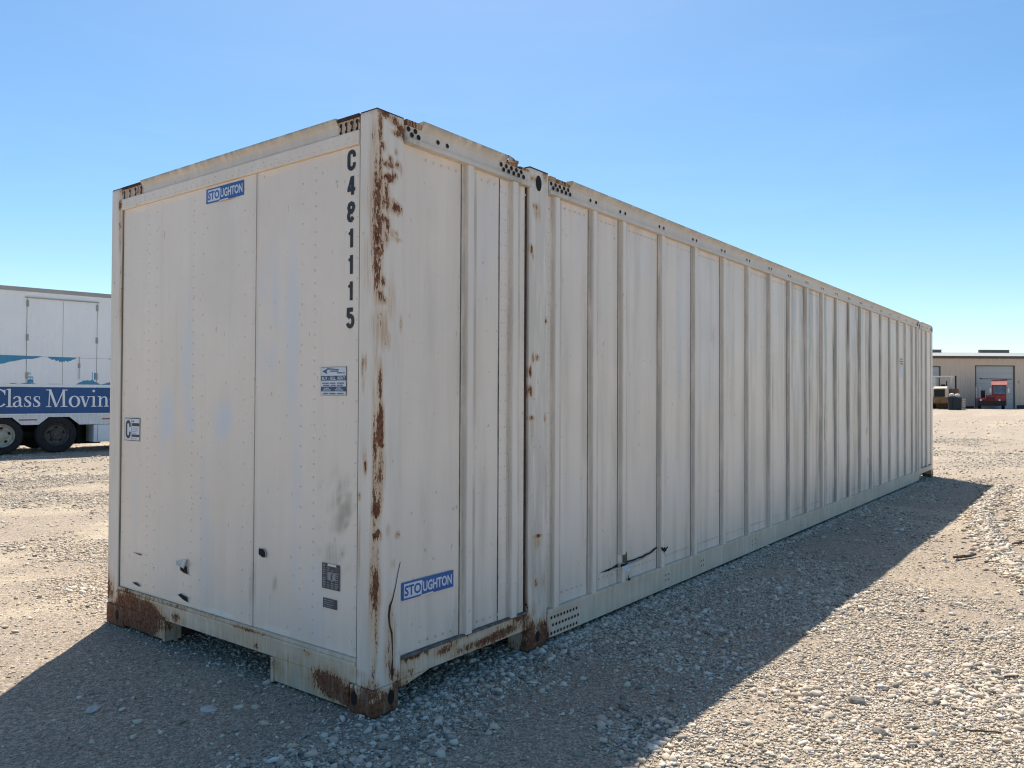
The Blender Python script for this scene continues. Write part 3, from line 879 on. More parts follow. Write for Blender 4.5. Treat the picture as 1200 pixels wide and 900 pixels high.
# ---- side top rail, aluminium extrusion with a flared lip, cut away at the posts
def rail(a, b, lip=True):
    m = MB()
    low = [(-.003, 2.782), (-.020, 2.784), (-.021, 2.806), (-.006, 2.813), (-.010, 2.868), (.05, 2.868), (.05, 2.782)]
    m.prism(low, 0, a, b, 0, .06)
    return m
def paint_rail(P):
    w = np.zeros((len(P), 3))
    ends = np.exp(-((P[:, 0]-.2)/.1)**2)+np.exp(-((P[:, 0]-1.08)/.14)**2)+np.exp(-((P[:, 0]-1.56)/.12)**2)+np.exp(-((P[:, 0]-13.1)/.1)**2)
    w[:, 0] = .10*fbm(P[:, 0]*6, P[:, 2]*20)+.30*ends*sstep(P[:, 2], 2.8, 2.87)
    w[:, 1] = .18*fbm(P[:, 0]*4, P[:, 2]*30)+.35*ends+.28*sstep(P[:, 2], 2.872, 2.89)+.4*sstep(P[:, 2], 2.905, 2.911)
    return w
m = MB()
low = [(-.003, 2.782), (-.020, 2.784), (-.021, 2.806), (-.006, 2.813), (-.010, 2.868), (.05, 2.868), (.05, 2.782)]
for a, b in ((.184, 1.228), (1.434, 13.20), (13.41, 14.467)):
    m.prism(low, 0, a, b, 0, .06)
up = [(-.010, 2.8685), (-.030, 2.896), (-.034, 2.909), (-.024, 2.913), (.05, 2.908), (.05, 2.8685)]
for a, b in ((.292, .985), (1.66, 8.9), (8.93, 13.06), (13.45, 14.38)):
    m.prism(up, 0, a, b, 0, .06)
for pts_ in (((.985, -.030, 2.872), (1.035, -.052, 2.880), (1.020, -.046, 2.897), (.985, -.036, 2.911)), ((.985, -.036, 2.911), (1.020, -.046, 2.897), (1.000, .02, 2.909), (.985, .02, 2.912)),
             ((1.02, -.016, 2.884), (1.10, -.019, 2.889), (1.085, -.030, 2.902), (1.03, -.026, 2.897)), ((1.64, -.016, 2.884), (1.67, -.030, 2.897), (1.66, -.034, 2.911), (1.62, -.012, 2.902))):
    m.add(pts_, [(0, 1, 2, 3)], 0)
# dark discs as shaded bolt-hole pairs above every rib, clusters beside the posts
for r in RIBS+[.43]:
    if abs(r-1.04) < .1 or abs(r-1.48) < .1 or abs(r-.632) < .01: continue
    for dx in (0, .072): m.disc((r-.015+dx, -.0115, 2.840), (0, -1, 0), .0125, 8, 1)
def cluster(a, b, rows=((2.852, 0), (2.828, .5)), st=.048):
    n = int((b-a)/st)
    for i in range(n):
        for zz, sh in rows: m.disc((a+(i+sh)*st, -.0115, zz), (0, -1, 0), .0135, 8, 1)
cluster(.20, .30); cluster(.945, 1.215); cluster(1.45, 1.69); cluster(13.02, 13.2); cluster(14.34, 14.46)
for a, b in ((.184, .285), (.992, 1.10), (1.12, 1.215), (1.435, 1.50), (1.51, 1.655), (13.07, 13.2), (14.385, 14.467)):
    m.box((a, -.014, 2.8685), (b, .05, 2.884+random.uniform(0, .018)), 2, .004, .03)
m.build('top_rail', [RAILM, DARK, worn_paint('bracket_paint', (.45, .36, .28), (.35, .27, .21), .8)], T,
        lambda P: paint_rail(P)+np.stack([.42*((P[:, 2] > 2.8684) & ((P[:, 0] < .286) | ((P[:, 0] > .99) & (P[:, 0] < 1.656)) | ((P[:, 0] > 13.06) & (P[:, 0] < 13.21)) | (P[:, 0] > 14.384)))*1.0, 0*P[:, 0], 0*P[:, 0]], 1))

# ---- side bottom rail
m = MB()
m.box((1.436, -.006, .034), (13.195, .06, .188), 0, .004, .05)
m.box((1.436, -.012, .188), (13.195, .02, .212), 0, .003, .06)
for i in range(9):
    for j, zz in enumerate((.06, .108, .156)):
        m.disc((1.475+i*.036+(.018 if j == 1 else 0), -.0085, zz), (0, -1, 0), .0105, 8, 1)
for xx in (3.05, 3.1, 3.72, 3.76, 4.9, 5.0, 6.4, 8.0): 
    for zz in (.1, .14): m.disc((xx, -.0085, zz), (0, -1, 0), .008, 6, 1)
def paint_brail(P):
    w = wear_steel(P)
    w[:, 0] += .16*fbm(P[:, 0]*5, P[:, 2]*14)+.22*np.exp(-((P[:, 0]-1.6)/.2)**2)*fbm(P[:, 0]*30, P[:, 2]*30)
    w[:, 1] = .10+.34*fbm(P[:, 0]*3, P[:, 2]*12, 4)
    return w
m.build('bottom_rail', [SILL, RUSTD], T, paint_brail)
# short raised sills at both ends
for a, b, sg in ((.184, 1.229, 1), (13.407, 14.466, -1)):
    m = MB()
    m.box((a, -.002, .138), (b, .07, .236), 0, .004, .014)
    m.box((a, -.006, .236), (b, .03, .249), 1, .002, .05)
    if sg > 0: m.prism([(a, .1375), (a, .098), (a+.20, .1375)], 1, -.001, .06, 0)
    def pts(P):
        w = wear_steel(P)
        w[:, 0] += .75*fbm(P[:, 0]*14, P[:, 2]*30, 3)*sstep(P[:, 2], .205, .238)+.40*fbm(P[:, 0]*8, P[:, 2]*20)
        w[:, 1] = .25
        return w
    m.build('side_sill', [SILL, CAULK], T, pts)

# ---- roof, rear and far side
m = MB(); m.box((.03, .03, 2.86), (14.6, 2.56, 2.892), 0, .004)
m.build('roof', [RAILM], T, lambda P: np.zeros((len(P), 3)))
m = MB(); m.box((.17, 2.555, .14), (14.47, 2.575, 2.9), 0, .004)
m.box((.17, 2.575, .015), (14.47, 2.59, .2), 0)
m.build('side_wall', [PANEL], T, lambda P: np.zeros((len(P), 3)))
for y0 in (.125, 1.30):
    m = MB(); m.box((14.56, y0, .16), (14.60, y0+1.165, 2.84), 0, .005)
    for yy in (.25, .9): m.cyl((14.62, y0+yy, .2), (14.62, y0+yy, 2.8), .017, 8, 0)
    m.build('rear_door', [PANEL], T, lambda P: np.zeros((len(P), 3)))

# ---- lettering and plates
def F3(base): return lambda y, z, l: (base-l, y, z)          # front face: larger y is further left
def S3(base): return lambda x, z, l: (x, base-l, z)
def front_uv(base): return lambda u, v, l: (base-l, -u, v)    # u runs left to right seen from outside
m = MB()
def cond(ch, u0, u1, v0, v1, t):
    w, h = u1-u0, v1-v0
    def P(x, y): return (u0+t/2+x*(w-t), v0+t/2+y*(h-t))
    def A(cx, cy, rx, ry, a, b): return [P(x, y) for x, y in arc(cx, cy, rx, ry, a, b, 8)]
    if ch == 'C': return [ribbon([P(1, .66)]+A(.5, .78, .5, .22, 0, 180)+A(.5, .22, .5, .22, 180, 360)+[P(1, .34)], t)]
    if ch == '4': return [ribbon([P(.72, -.06), P(.72, 1.06)], t), ribbon([P(.55, 1.02), P(.0, .30)], t*.75), ribbon([P(-.2, .27), P(1.2, .27)], t*.9)]
    if ch == '8': return [ribbon(A(.5, .76, .46, .24, -90, 270), t), ribbon(A(.5, .25, .5, .26, 45, 300), t), ribbon([P(.55, .2), P(.98, .02)], t*.6)]
    if ch == '1': return [ribbon([P(.62, -.06), P(.62, 1.06)], t), ribbon([P(.62, .98), P(.42, .82), P(.1, .75)], t*.7)]
    if ch == '5': return [ribbon([P(.95, .97), P(.12, .97), P(.06, .52)], t), ribbon([P(.05, .50)]+A(.45, .34, .5, .26, 110, 0)+A(.45, .25, .5, .27, 0, -165), t)]
zc = [2.687, 2.561, 2.432, 2.302, 2.172, 2.042, 1.911]
for ch, z in zip('C481115', zc):
    put_glyph(m, cond(ch, -.223, -.162, z-.052, z+.052, .021), front_uv(FX-.0012), 0)
m.build('serial_number', [BLACK], T)

def decal(uv, u0, u1, v0, v1, skew=0.0):
    m = MB()
    q = lambda a, b, c, d, l, mt: m.add([uv(a, c, l), uv(b, c, l), uv(b, d, l), uv(a, d, l)], [(0, 1, 2, 3)], mt)
    W_, H_ = u1-u0, v1-v0
    q(u0, u1, v0, v1, .0005, 0)
    # white slanted field on the left three letters
    m.add([uv(u0+.045*W_, v0+.10*H_, .001), uv(u0+.37*W_, v0+.10*H_, .001), uv(u0+.385*W_, v0+.9*H_, .001), uv(u0+.045*W_, v0+.9*H_, .001)], [(0, 1, 2, 3)], 1)
    put_text(m, 'STO', u0+.055*W_, u0+.36*W_, v0+.20*H_, v0+.80*H_, uv, 0, .0015, .032)
    put_text(m, 'UGHTON', u0+.395*W_, u0+.965*W_, v0+.20*H_, v0+.80*H_, uv, 1, .0015, .032)
    # a torn strip along the bottom edge
    m.add([uv(u0+.34*W_, v0-.001, .0012), uv(u0+.60*W_, v0-.001, .0012), uv(u0+.59*W_, v0+.08*H_, .0012), uv(u0+.36*W_, v0+.05*H_, .0012)], [(0, 1, 2, 3)], 2)
    return m.build('logo_decal', [BLUE, WHITE, PANEL], T, lambda P: np.zeros((len(P), 3)))
decal(front_uv(FX-.001), -1.467, -1.089, 2.652, 2.738)
decal(S3(SY-.006), .192, .577, .517, .605)

# information sign: white with two blue bands
m = MB(); uv = front_uv(FX-.001)
def rect(m, uv, a, b, c, d, l, mt): m.add([uv(a, c, l), uv(b, c, l), uv(b, d, l), uv(a, d, l)], [(0, 1, 2, 3)], mt)
a, b, c, d = -.411, -.217, 1.529, 1.671
rect(m, uv, a, b, c, d, .0004, 1)
rect(m, uv, a+.002, b-.003, c+.002, d-.002, .0008, 0)
rect(m, uv, a+.002, b-.003, 1.603, 1.627, .0012, 1); rect(m, uv, a+.002, b-.003, 1.549, 1.573, .0012, 1)
m.add([uv(a+.012, 1.650, .0012), uv(a+.05, 1.636, .0012), uv(a+.045, 1.648, .0012), uv(a+.055, 1.664, .0012)], [(0, 1, 2, 3)], 1)
m.add([uv(a+.045, 1.659, .0014), uv(a+.13, 1.656, .0014), uv(a+.145, 1.659, .0014), uv(a+.05, 1.666, .0014)], [(0, 1, 2, 3)], 1)
put_text(m, 'BUY - SELL  RENT', a+.010, b-.008, 1.607, 1.623, uv, 0, .0016, .02)
for zz, ht, mt, runs in ((1.650, .007, 1, ((.075, .14),)), (1.641, .006, 1, ((.125, .165), (.17, .182))), (1.590, .006, 1, ((.012, .062), (.07, .118), (.127, .178))), (1.579, .006, 1, ((.02, .068), (.08, .115), (.125, .172))),
                         (1.565, .005, 0, ((.03, .065), (.12, .155))), (1.556, .005, 0, ((.02, .078), (.11, .175))), (1.538, .007, 1, ((.02, .06), (.068, .115), (.125, .175)))):
    for s0, s1 in runs:
        x = s0
        while x < s1-.003:
            wd = random.uniform(.003, .006); rect(m, uv, a+x, a+min(x+wd, s1), zz-ht/2, zz+ht/2, .0016, mt); x += wd+.0018
m.build('info_sign', [WHITE, NAVY], T)

m = MB()
a, b, c, d = -2.404, -2.205, 1.226, 1.374
rect(m, uv, a, b, c, d, .0004, 1); rect(m, uv, a+.004, b-.004, c+.004, d-.004, .0008, 0)
rect(m, uv, a+.092, a+.095, c+.004, d-.004, .0012, 1)
put_glyph(m, cond('C', a+.018, a+.083, c+.014, d-.014, .020), uv, 1, .0012)
for z0, z1, x0, x1 in ((1.322, 1.342, .1, .192), (1.252, 1.268, .1, .192), (1.350, 1.358, .105, .125)):
    rect(m, uv, a+x0, a+x1, z0, z1, .0012, 1)
for zz in (1.31, 1.298, 1.286, 1.276, 1.24):
    rect(m, uv, a+.105, a+.15+random.uniform(0, .03), zz-.002, zz+.002, .0012, 2)
m.build('capacity_sign', [WHITE, BLACK, PLATEL], T)

m = MB(); a, b, c, d = -.390, -.255, .562, .689
rect(m, uv, a, b, c, d, .0006, 0)
for i in range(11):
    zz = c+.008+i*.0105
    for s0, s1 in ((.008, .03), (.04, .06), (.072, .095), (.1, .128)):
        if random.random() < .8: rect(m, uv, a+s0, a+s0+(s1-s0)*random.uniform(.5, 1), zz, zz+.0045, .0012, 1)
rect(m, uv, a+.045, a+.105, c+.045, c+.085, .0016, 1); rect(m, uv, a+.068, a+.082, c+.05, c+.078, .002, 0)
rect(m, uv, a+.045, a+.11, d-.012, d, .0018, 2)
m.build('data_plate', [PLATE, PLATEL, PANEL], T, lambda P: np.zeros((len(P), 3)))
m = MB(); a, b, c, d = -.380, -.275, .467, .515
rect(m, uv, a, b, c, d, .0006, 0)
for i in range(4):
    rect(m, uv, a+.008, a+.06+random.uniform(0, .035), c+.006+i*.0105, c+.0095+i*.0105, .0012, 1)
m.build('data_plate', [PLATE, PLATEL], T)
# pale sticker near the far end of the side
m = MB(); uvs = S3(SY-.038)
rect(m, S3(SY-.009), 11.66, 11.90, 1.86, 2.06, .0, 0)
for zz, x0, x1 in ((2.13, 11.68, 11.9), (2.17, 11.72, 11.88), (2.09, 11.70, 11.92)):
    rect(m, S3(SY-.009), x0, x1, zz-.008, zz+.008, .001, 1)
m.build('side_sticker', [WHITE, NAVY], T)

# ---- the tear in the side sheet; flat dark polygons paint its shaded inside
m = MB(); yb = SY-.006
def poly(pts, y, mt): m.add([(x, y, z) for x, z in pts], [tuple(range(len(pts)))], mt)
yr = SY-.0315
poly([(2.081, .321), (2.17, .329), (2.267, .333), (2.330, .346), (2.330, .324), (2.26, .324), (2.235, .322), (2.205, .312), (2.19, .319)], yb, 0)
poly([(2.328, .346), (2.384, .340), (2.425, .345), (2.425, .334), (2.38, .324), (2.328, .326)], yr, 0)
poly([(2.42, .346), (2.50, .341), (2.575, .339), (2.64, .343), (2.696, .341), (2.76, .350), (2.821, .350), (2.87, .366), (2.935, .376), (2.935, .366), (2.88, .352), (2.834, .340), (2.77, .338), (2.696, .328), (2.63, .333), (2.575, .328), (2.481, .332), (2.42, .336)], yb, 0)
poly([(2.945, .362), (2.975, .372), (2.99, .356), (3.015, .366), (3.03, .352), (3.06, .364), (3.075, .352), (3.05, .345), (3.04, .330), (3.012, .326), (3.004, .308), (2.995, .335), (2.97, .340), (2.965, .352)], yr, 0)
poly([(2.402, .432), (2.43, .425), (2.462, .402), (2.464, .340), (2.41, .342)], yb-.001, 1)
# lower edge of the ripped sheet: bent outward, paint split to bare pale metal
lip = [(2.16, .316), (2.26, .322), (2.34, .325), (2.43, .330), (2.56, .327), (2.70, .326), (2.82, .338), (2.93, .356)]
dep = [.001, .008, .020, .028, .020, .012, .007, .002]; dr = [.004, .010, .018, .024, .018, .010, .006, .003]
for a_ in range(len(lip)-1):
    (xa, za), (xb, zb) = lip[a_], lip[a_+1]
    m.add([(xa, yb-.001-dep[a_], za), (xb, yb-.001-dep[a_+1], zb), (xb+.004, yb-.001-dep[a_+1]*.3, zb-dr[a_+1]), (xa+.004, yb-.001-dep[a_]*.3, za-dr[a_])], [(0, 1, 2, 3)], 3)
m.add([(2.335, SY-.034, .325), (2.43, SY-.040, .330), (2.52, SY-.030, .322), (2.50, SY-.024, .292), (2.455, SY-.028, .276), (2.36, SY-.033, .296)], [(0, 1, 2, 3, 4, 5)], 2)
poly([(2.442, .258), (2.446, .205), (2.478, .213), (2.43, .212), (2.430, .235)], yr, 1)
m.build('torn_opening', [DARK, simple('torn_core', (.10, .09, .065), .8, .5, 30), WHITE, PANEL], T, lambda P: np.zeros((len(P), 3)))
# the crack running down the corner post
m = MB()
ck = [(.172, .715, .006), (.155, .66, .007), (.140, .60, .008), (.120, .54, .012), (.105, .515, .022), (.098, .47, .022), (.104, .42, .016), (.118, .38, .018), (.122, .32, .010), (.126, .26, .008), (.122, .22, .018), (.125, .175, .022)]
rb = ribbon([(x, z) for x, z, w in ck], [w*.62 for x, z, w in ck])
for qd in rb: m.add([(p[0], -.0022, p[1]) for p in qd], [(0, 1, 2, 3)], 0)
m.build('post_crack', [RUSTD], T)

# ================================================================== the moving trailer behind on the left
TA = rad(-10)
trl = thing('moving_trailer', 'white moving van trailer with blue lettered band parked behind the container', 'trailer', (5.89, 18.95, 0), TA)
T2 = trl
TW = worn_paint('trailer_paint', (0.86, 0.87, 0.87), (0.83, 0.845, 0.85), .4, streak=.10, wave=.15)
TBLUE = worn_paint('trailer_blue', (0.006, 0.082, 0.26), (0.005, 0.07, 0.22), .45, streak=.3)
TTEAL = worn_paint('trailer_teal', (0.035, 0.24, 0.42), (0.05, 0.28, 0.46), .45, streak=.3)
TGREY = worn_paint('trailer_rail', (0.40, 0.40, 0.39), (0.34, 0.34, 0.33), .5)
TWHT = simple('trailer_letter', (.80, .82, .82), .5, .05)
TYRE = simple('tyre_rubber', (.022, .022, .024), .85, .3, 12)
RIMC = simple('rim_cream', (.42, .39, .31), .5, .25, 10)
RIMD = simple('rim_dark', (.085, .075, .068), .6, .3, 10)
REDR = simple('reflector_red', (.30, .03, .035), .3, .1)
zero = lambda P: np.stack([0*P[:, 0], .10*fbm(P[:, 0]*2, P[:, 2]*2), 0*P[:, 0]], 1)
X0, X1 = -3.4, 11.0
m = MB(); m.box((X0, 0, .96), (X1, 2.55, 4.10), 0, .01, .5)
m.build('body', [TW], T2, zero)
m = MB(); m.box((X0, -.03, 4.095), (X1, 2.58, 4.205), 0, .008, .5); m.box((X0, -.018, 4.03), (X1, -.001, 4.095), 1)
m.build('roof_rail', [TGREY, TW], T2, zero)
# skirt with the wheel arches cut out
sk = [(X0, .965), (X0, .74), (-1.05, .74), (-.88, .925), (-.40, .925), (-.20, .735), (.18, .735), (.40, .925), (.88, .925), (1.12, .72), (X1, .72), (X1, .965)]
m = MB(); m.prism(sk, 1, -.004, .03, 0)
m.box((X0, -.012, .955), (X1, -.004, .985), 0)
m.build('side_skirt', [TW], T2, lambda P: np.stack([.28*fbm(P[:, 0]*6, P[:, 2]*9), .5*fbm(P[:, 0]*3, P[:, 2]*6), 0*P[:, 0]], 1))
m = MB(); m.box((X0+.1, .35, .75), (X1, 2.2, .95), 0); m.box((-.2, .5, .4), (.2, 2.1, .55), 0)
for xx in (-.615, .6): m.cyl((xx, .2, .47), (xx, 2.4, .47), .07, 10, 0)
m.box((1.9, .9, .3), (X1-3, 2.45, .75), 0); m.box((X0+.2, 1.0, .16), (1.9, 1.3, .76), 0); m.box((1.2, .55, .2), (1.3, 2.2, .9), 0)  # dark boxes added behind the wheels for the shade under the trailer
m.build('chassis', [simple('chassis_shade_black', (.015, .015, .016), .8)], T2)
# side doors
for a, b in ((-.10, .700), (.708, 1.505)):
    m = MB(); m.box((a, -.007, .99), (b, 0, 3.90), 0, .002)
    d_ = m.build('side_door', [TW], T2, zero)
    hx = a if a < 0 else b
    m = MB(); m.box((a+.35, -.016, 2.2), (a+.41, -.007, 2.32), 0, .003); m.cyl((a+.38, -.03, 1.9), (a+.38, -.03, 2.5), .008, 6, 0)
    m.build('latch', [TGREY], d_, zero) if a > 0 else None
    for zz in (3.72, 2.86, 1.9):
        h = MB(); h.box((hx-.03, -.02, zz), (hx+.03, -.007, zz+.16), 0, .004); h.cyl((hx, -.026, zz), (hx, -.026, zz+.16), .009, 8, 0)
        h.build('hinge', [TGREY], d_, zero)
m = MB(); m.box((-.16, -.045, 3.935), (1.55, -.004, 3.96), 0, .004); m.box((-.006+.7, -.002, .99), (.715, -.001, 3.9), 1)
m.build('drip_rail', [TGREY, CAULK], T2, zero)
for xx in (-.112, 1.512):
    m = MB(); m.box((xx-.005, -.0035, .99), (xx+.005, -.0005, 3.93), 0); m.build('door_seam', [CAULK], T2)
# painted band and the worn mural above it
m = MB(); rect2 = lambda a, b, c, d, y, mt: m.add([(a, y, c), (b, y, c), (b, y, d), (a, y, d)], [(0, 1, 2, 3)], mt)
rect2(X0, X1, 1.018, 1.690, -.0100, 0)
rect2(X0, X1, 1.700, 1.765, -.0100, 1)
m.build('blue_band', [TBLUE, TWHT], T2, zero)
m = MB(); Ym = -.0105
def tear_band(x0, x1, ztop, depth, seed):
    n = 24; rs = random.Random(seed)
    top = [(x0+(x1-x0)*i/n, ztop) for i in range(n+1)]
    bot = [(x0+(x1-x0)*i/n, ztop-.012-depth*math.sin(PI*i/n)**.7*(.55+.45*rs.random())) for i in range(n+1)]
    for i in range(n):
        m.add([(top[i][0], Ym, top[i][1]), (top[i+1][0], Ym, top[i+1][1]), (bot[i+1][0], Ym, bot[i+1][1]), (bot[i][0], Ym, bot[i][1])], [(0, 1, 2, 3)], 0)
tear_band(-2.2, .22, 2.475, .22, 2); tear_band(.36, 1.02, 2.470, .13, 3); tear_band(1.8, 3.2, 2.47, .1, 4)
m.add([(X0, Ym, 2.458), (X1, Ym, 2.458), (X1, Ym, 2.466), (X0, Ym, 2.466)], [(0, 1, 2, 3)], 2)
def hill(x0, x1, zb, h, seed):
    n = 16; rs = random.Random(seed)
    for i in range(n):
        za = zb+h*math.sin(PI*i/n)*(.7+.3*rs.random()); zc_ = zb+h*math.sin(PI*(i+1)/n)*(.7+.3*rs.random())
        m.add([(x0+(x1-x0)*i/n, Ym, zb), (x0+(x1-x0)*(i+1)/n, Ym, zb), (x0+(x1-x0)*(i+1)/n, Ym, zc_), (x0+(x1-x0)*i/n, Ym, za)], [(0, 1, 2, 3)], 0)
hill(-.48, -.30, 1.768, .02, 1); hill(-.25, .14, 1.768, .03, 2); hill(1.02, 1.62, 1.768, .14, 5); hill(1.62, 2.3, 1.768, .09, 6); hill(-1.6, -.9, 1.768, .07, 7); hill(.3, .75, 1.768, .012, 8)
for a, b, c, d in ((-.09, .05, 1.795, 1.86), (-.075, .035, 1.86, 1.885), (-.09, -.075, 1.885, 1.93), (-.03, -.015, 1.885, 1.93), (.03, .045, 1.885, 1.93), (-.085, .04, 1.93, 1.955), (-.06, -.045, 2.0, 2.06), (-.03, -.018, 2.0, 2.06), (1.45, 1.52, 1.9, 2.08), (1.40, 1.415, 1.86, 2.1), (1.38, 1.45, 1.87, 1.885)):
    m.add([(a, Ym-.0005, c), (b, Ym-.0005, c), (b, Ym-.0005, d), (a, Ym-.0005, d)], [(0, 1, 2, 3)], 0)
m.build('mural_remnant', [TTEAL, TWHT, TGREY], T2, zero)
# serif lettering, drawn stroke by stroke
m = MB()
TK, TN = .062, .020                                   # thick and thin strokes
XB, XH, CH = 1.185, .275, .445                        # baseline, x-height, cap height
def G(strokes, x):
    put_glyph(m, strokes, lambda u, v, l: (x+u, -.0112-l, XB+v), 0)
def serif(x, y, w): return ribbon([(x-w/2, y), (x+w/2, y)], .02)
def ring(cx, cy, rx, ry, k=1.0): 
    pts = arc(cx, cy, rx, ry, 0, 360, 22)
    return ribbon(pts, [TN+(TK-TN)*abs(math.cos(rad(360*i/22)))**1.5 for i in range(23)])
def cc(x):
    pts = arc(.20, CH/2, .19, CH/2-.005, 40, 320, 20)
    G([ribbon(pts, [TN+(TK-TN)*abs(math.cos(rad(40+280*i/20)))**1.5 for i in range(21)]), ribbon([(.345, CH*.68), (.345, CH*.97)], .022)], x)
def ll(x): G([ribbon([(.065, 0), (.065, CH+.01)], TK*.85), serif(.065, .01, .14), ribbon([(.0, CH-.012), (.065, CH+.004)], .022)], x)
def aa(x):
    G([ribbon([(.03, .205)]+arc(.095, .19, .068, .075, 150, 20, 8)+[(.163, .17), (.163, .05), (.185, .015), (.225, .018)], [.03, .028, .026, .024, .022, .024, .03, .04, .048, .052, TK*.8, TK*.8, .03, .016]),
       ribbon([(.15, .165), (.07, .13), (.032, .085), (.035, .03), (.075, .008), (.12, .02), (.152, .05)], [.018, .022, .05, .05, .026, .018, .016])], x)
def ss(x):
    G([ribbon([(.145, .25), (.10, .268), (.055, .258), (.035, .215), (.055, .172), (.11, .13), (.145, .09), (.14, .035), (.09, .008), (.045, .018), (.02, .045)],
              [.014, .018, .026, .042, .05, .055, .05, .042, .022, .018, .014]), ribbon([(.150, .268), (.150, .19)], .014), ribbon([(.018, .09), (.018, .005)], .014)], x)
def MM(x):
    G([ribbon([(.065, 0), (.085, CH)], .024), ribbon([(.085, CH), (.235, .0)], TK*.95), ribbon([(.235, .0), (.40, CH)], .024), ribbon([(.41, 0), (.40, CH)], TK*.9),
       serif(.06, .01, .12), serif(.415, .01, .16), serif(.055, CH-.01, .11), serif(.435, CH-.01, .11)], x)
def oo(x): G([ring(.125, XH/2, .105, XH/2+.002)], x)
def vv(x): G([ribbon([(.05, XH), (.135, .0)], TK*.85), ribbon([(.135, .0), (.22, XH)], TN), serif(.05, XH-.01, .11), serif(.22, XH-.01, .09)], x)
def ii(x): G([ribbon([(.065, 0), (.065, XH)], TK*.85), serif(.065, .01, .13), ribbon([(.0, XH-.012), (.065, XH)], .02), ribbon(arc(.062, CH-.03, .016, .016, 0, 360, 10), .034)], x)
def nn(x): G([ribbon([(.06, 0), (.06, XH)], TK*.85), serif(.06, .01, .12), ribbon([(.0, XH-.012), (.06, XH)], .02),
              ribbon([(.075, .19), (.12, .25), (.17, .265), (.205, .235), (.215, .18), (.215, 0)], [.016, .022, .03, .044, TK*.85, TK*.85]), serif(.215, .01, .12)], x)
def gg(x): G([ring(.11, .19, .08, .085), ribbon([(.07, .10), (.05, .07), (.09, .04), (.18, .02), (.2, -.04), (.12, -.09), (.04, -.07), (.03, -.02), (.08, .03)], [.02, .03, .04, .05, .04, .03, .03, .03, .03]), ribbon([(.17, .24), (.23, .27)], .03)], x)
cc(-.91); ll(-.53); aa(-.40); ss(-.16); ss(.04); MM(.335); oo(.865); vv(1.115); ii(1.385); nn(1.545); gg(1.84)
m.build('lettering', [TWHT], T2)
# wheels
def wheel(x, y, rim, side=-1, parent=T2, r=.475, name='wheel'):
    w = MB(); w.lathe([(.02, r*.60), (.0, r*.66), (.02, r*.93), (.06, r), (.22, r), (.26, r*.93), (.28, r*.66), (.26, r*.6)], (x, y, r), 1, 40)
    wo_ = w.build('wheel', [TYRE], parent, smooth=False)
    q_ = MB(); q_.lathe([(.26, r*.61), (.03, r*.62), (.0, r*.60), (.03, r*.55), (.09, r*.50), (.10, r*.30), (.035, r*.27), (.03, r*.16), (.0, r*.15), (-.01, .001)], (x, y, r), 1, 32)
    for i in range(8):
        a = 2*PI*i/8; q_.cyl((x+r*.22*math.cos(a), y+.05, r+r*.22*math.sin(a)), (x+r*.22*math.cos(a), y+.02, r+r*.22*math.sin(a)), .014, 6, 0)
    for i in range(5):
        a = 2*PI*i/5+.3; q_.disc((x+r*.40*math.cos(a), y+.093, r+r*.40*math.sin(a)), (0, -1, 0), r*.085, 10, 1)
    q_.build('rim', [rim, DARK], wo_)
    return wo_
wheel(-.612, .02, RIMC); wheel(.60, .02, RIMD)
for xx in (-.612, .60): wheel(xx, 2.2, RIMD)
m = MB(); m.box((1.46, .0, .25), (5.6, .75, .71), 0, .008, .3)
bx = m.build('storage_box', [TW], T2, lambda P: np.stack([.2*fbm(P[:, 0]*5, P[:, 2]*5), .3*fbm(P[:, 0]*3, P[:, 2]*3), 0*P[:, 0]], 1))
m = MB(); m.box((1.56, -.012, .29), (2.9, -.001, .68), 0, .004); m.build('box_door', [TW], bx, zero)
m = MB(); m.box((1.553, -.004, .285), (1.559, -.001, .685), 0); m.build('door_gap', [CAULK], bx)
for a in (-.26, 1.66):
    m = MB(); m.box((a, -.012, .845), (a+.40, -.004, .875), 0); m.build('reflector', [REDR], T2)
for yy in (.3, 2.05):
    m = MB(); m.box((7.5, yy, .0), (7.7, yy+.2, 1.0), 0, .01); m.box((7.4, yy-.08, .0), (7.8, yy+.28, .04), 0, .005)
    m.build('landing_leg', [TGREY], T2, zero)

# ================================================================== the warehouse
def far_point(u, depth):
    """ground position at a depth ahead of the camera and a sideways offset given as an angle tangent"""
    p = CAM+FWD*depth+RGT*(u*depth)
    return p.x, p.y
BD = 93.0
bxp, byp = far_point((1166-600)/922.62, BD)
BR = math.atan2(RGT.y, RGT.x)
GZ = .25
wh = thing('warehouse', 'low tan corrugated metal warehouse with grey roll-up door at the far edge of the yard', 'building', (bxp, byp, GZ), BR)
PX = BD/922.62
k = NB('corrugated_wall')
rb_ = k.math('SINE', k.math('MULTIPLY', k.rgb(k.obj())[0], 2*PI/.30))
WALL = k.done(k.mix(k.noise(.8, 4), (.64, .51, .395), (.70, .56, .44)), .6, 0, k.bump(k.step(rb_, .2, .8), .8, .03), .3)
TRIM = simple('dark_trim', (.09, .085, .085), .6)
ROOFM = simple('roof_metal', (.34, .325, .285), .5, .06, 1.2)
RDOOR = NB('roller_door')
rl = RDOOR.math('SINE', RDOOR.math('MULTIPLY', RDOOR.rgb(RDOOR.obj())[2], 2*PI/.62))
RDOOR = RDOOR.done(RDOOR.mix(RDOOR.step(rl, -1.0, -.92), (.37, .395, .395), RDOOR.mix(RDOOR.noise(1.5, 4), (.46, .465, .44), (.50, .505, .48))), .5, 0, None, .3)
DW = 4.45; DH = 5.0; EH = 6.25
WX0, WX1 = -38.0, 30.0
DX2 = (1098-1166)*PX                # second door, partly behind the container
m = MB()
segs = [(WX0, DX2-1.25), (DX2+.42, -DW/2-.12), (DW/2+.12, WX1)]
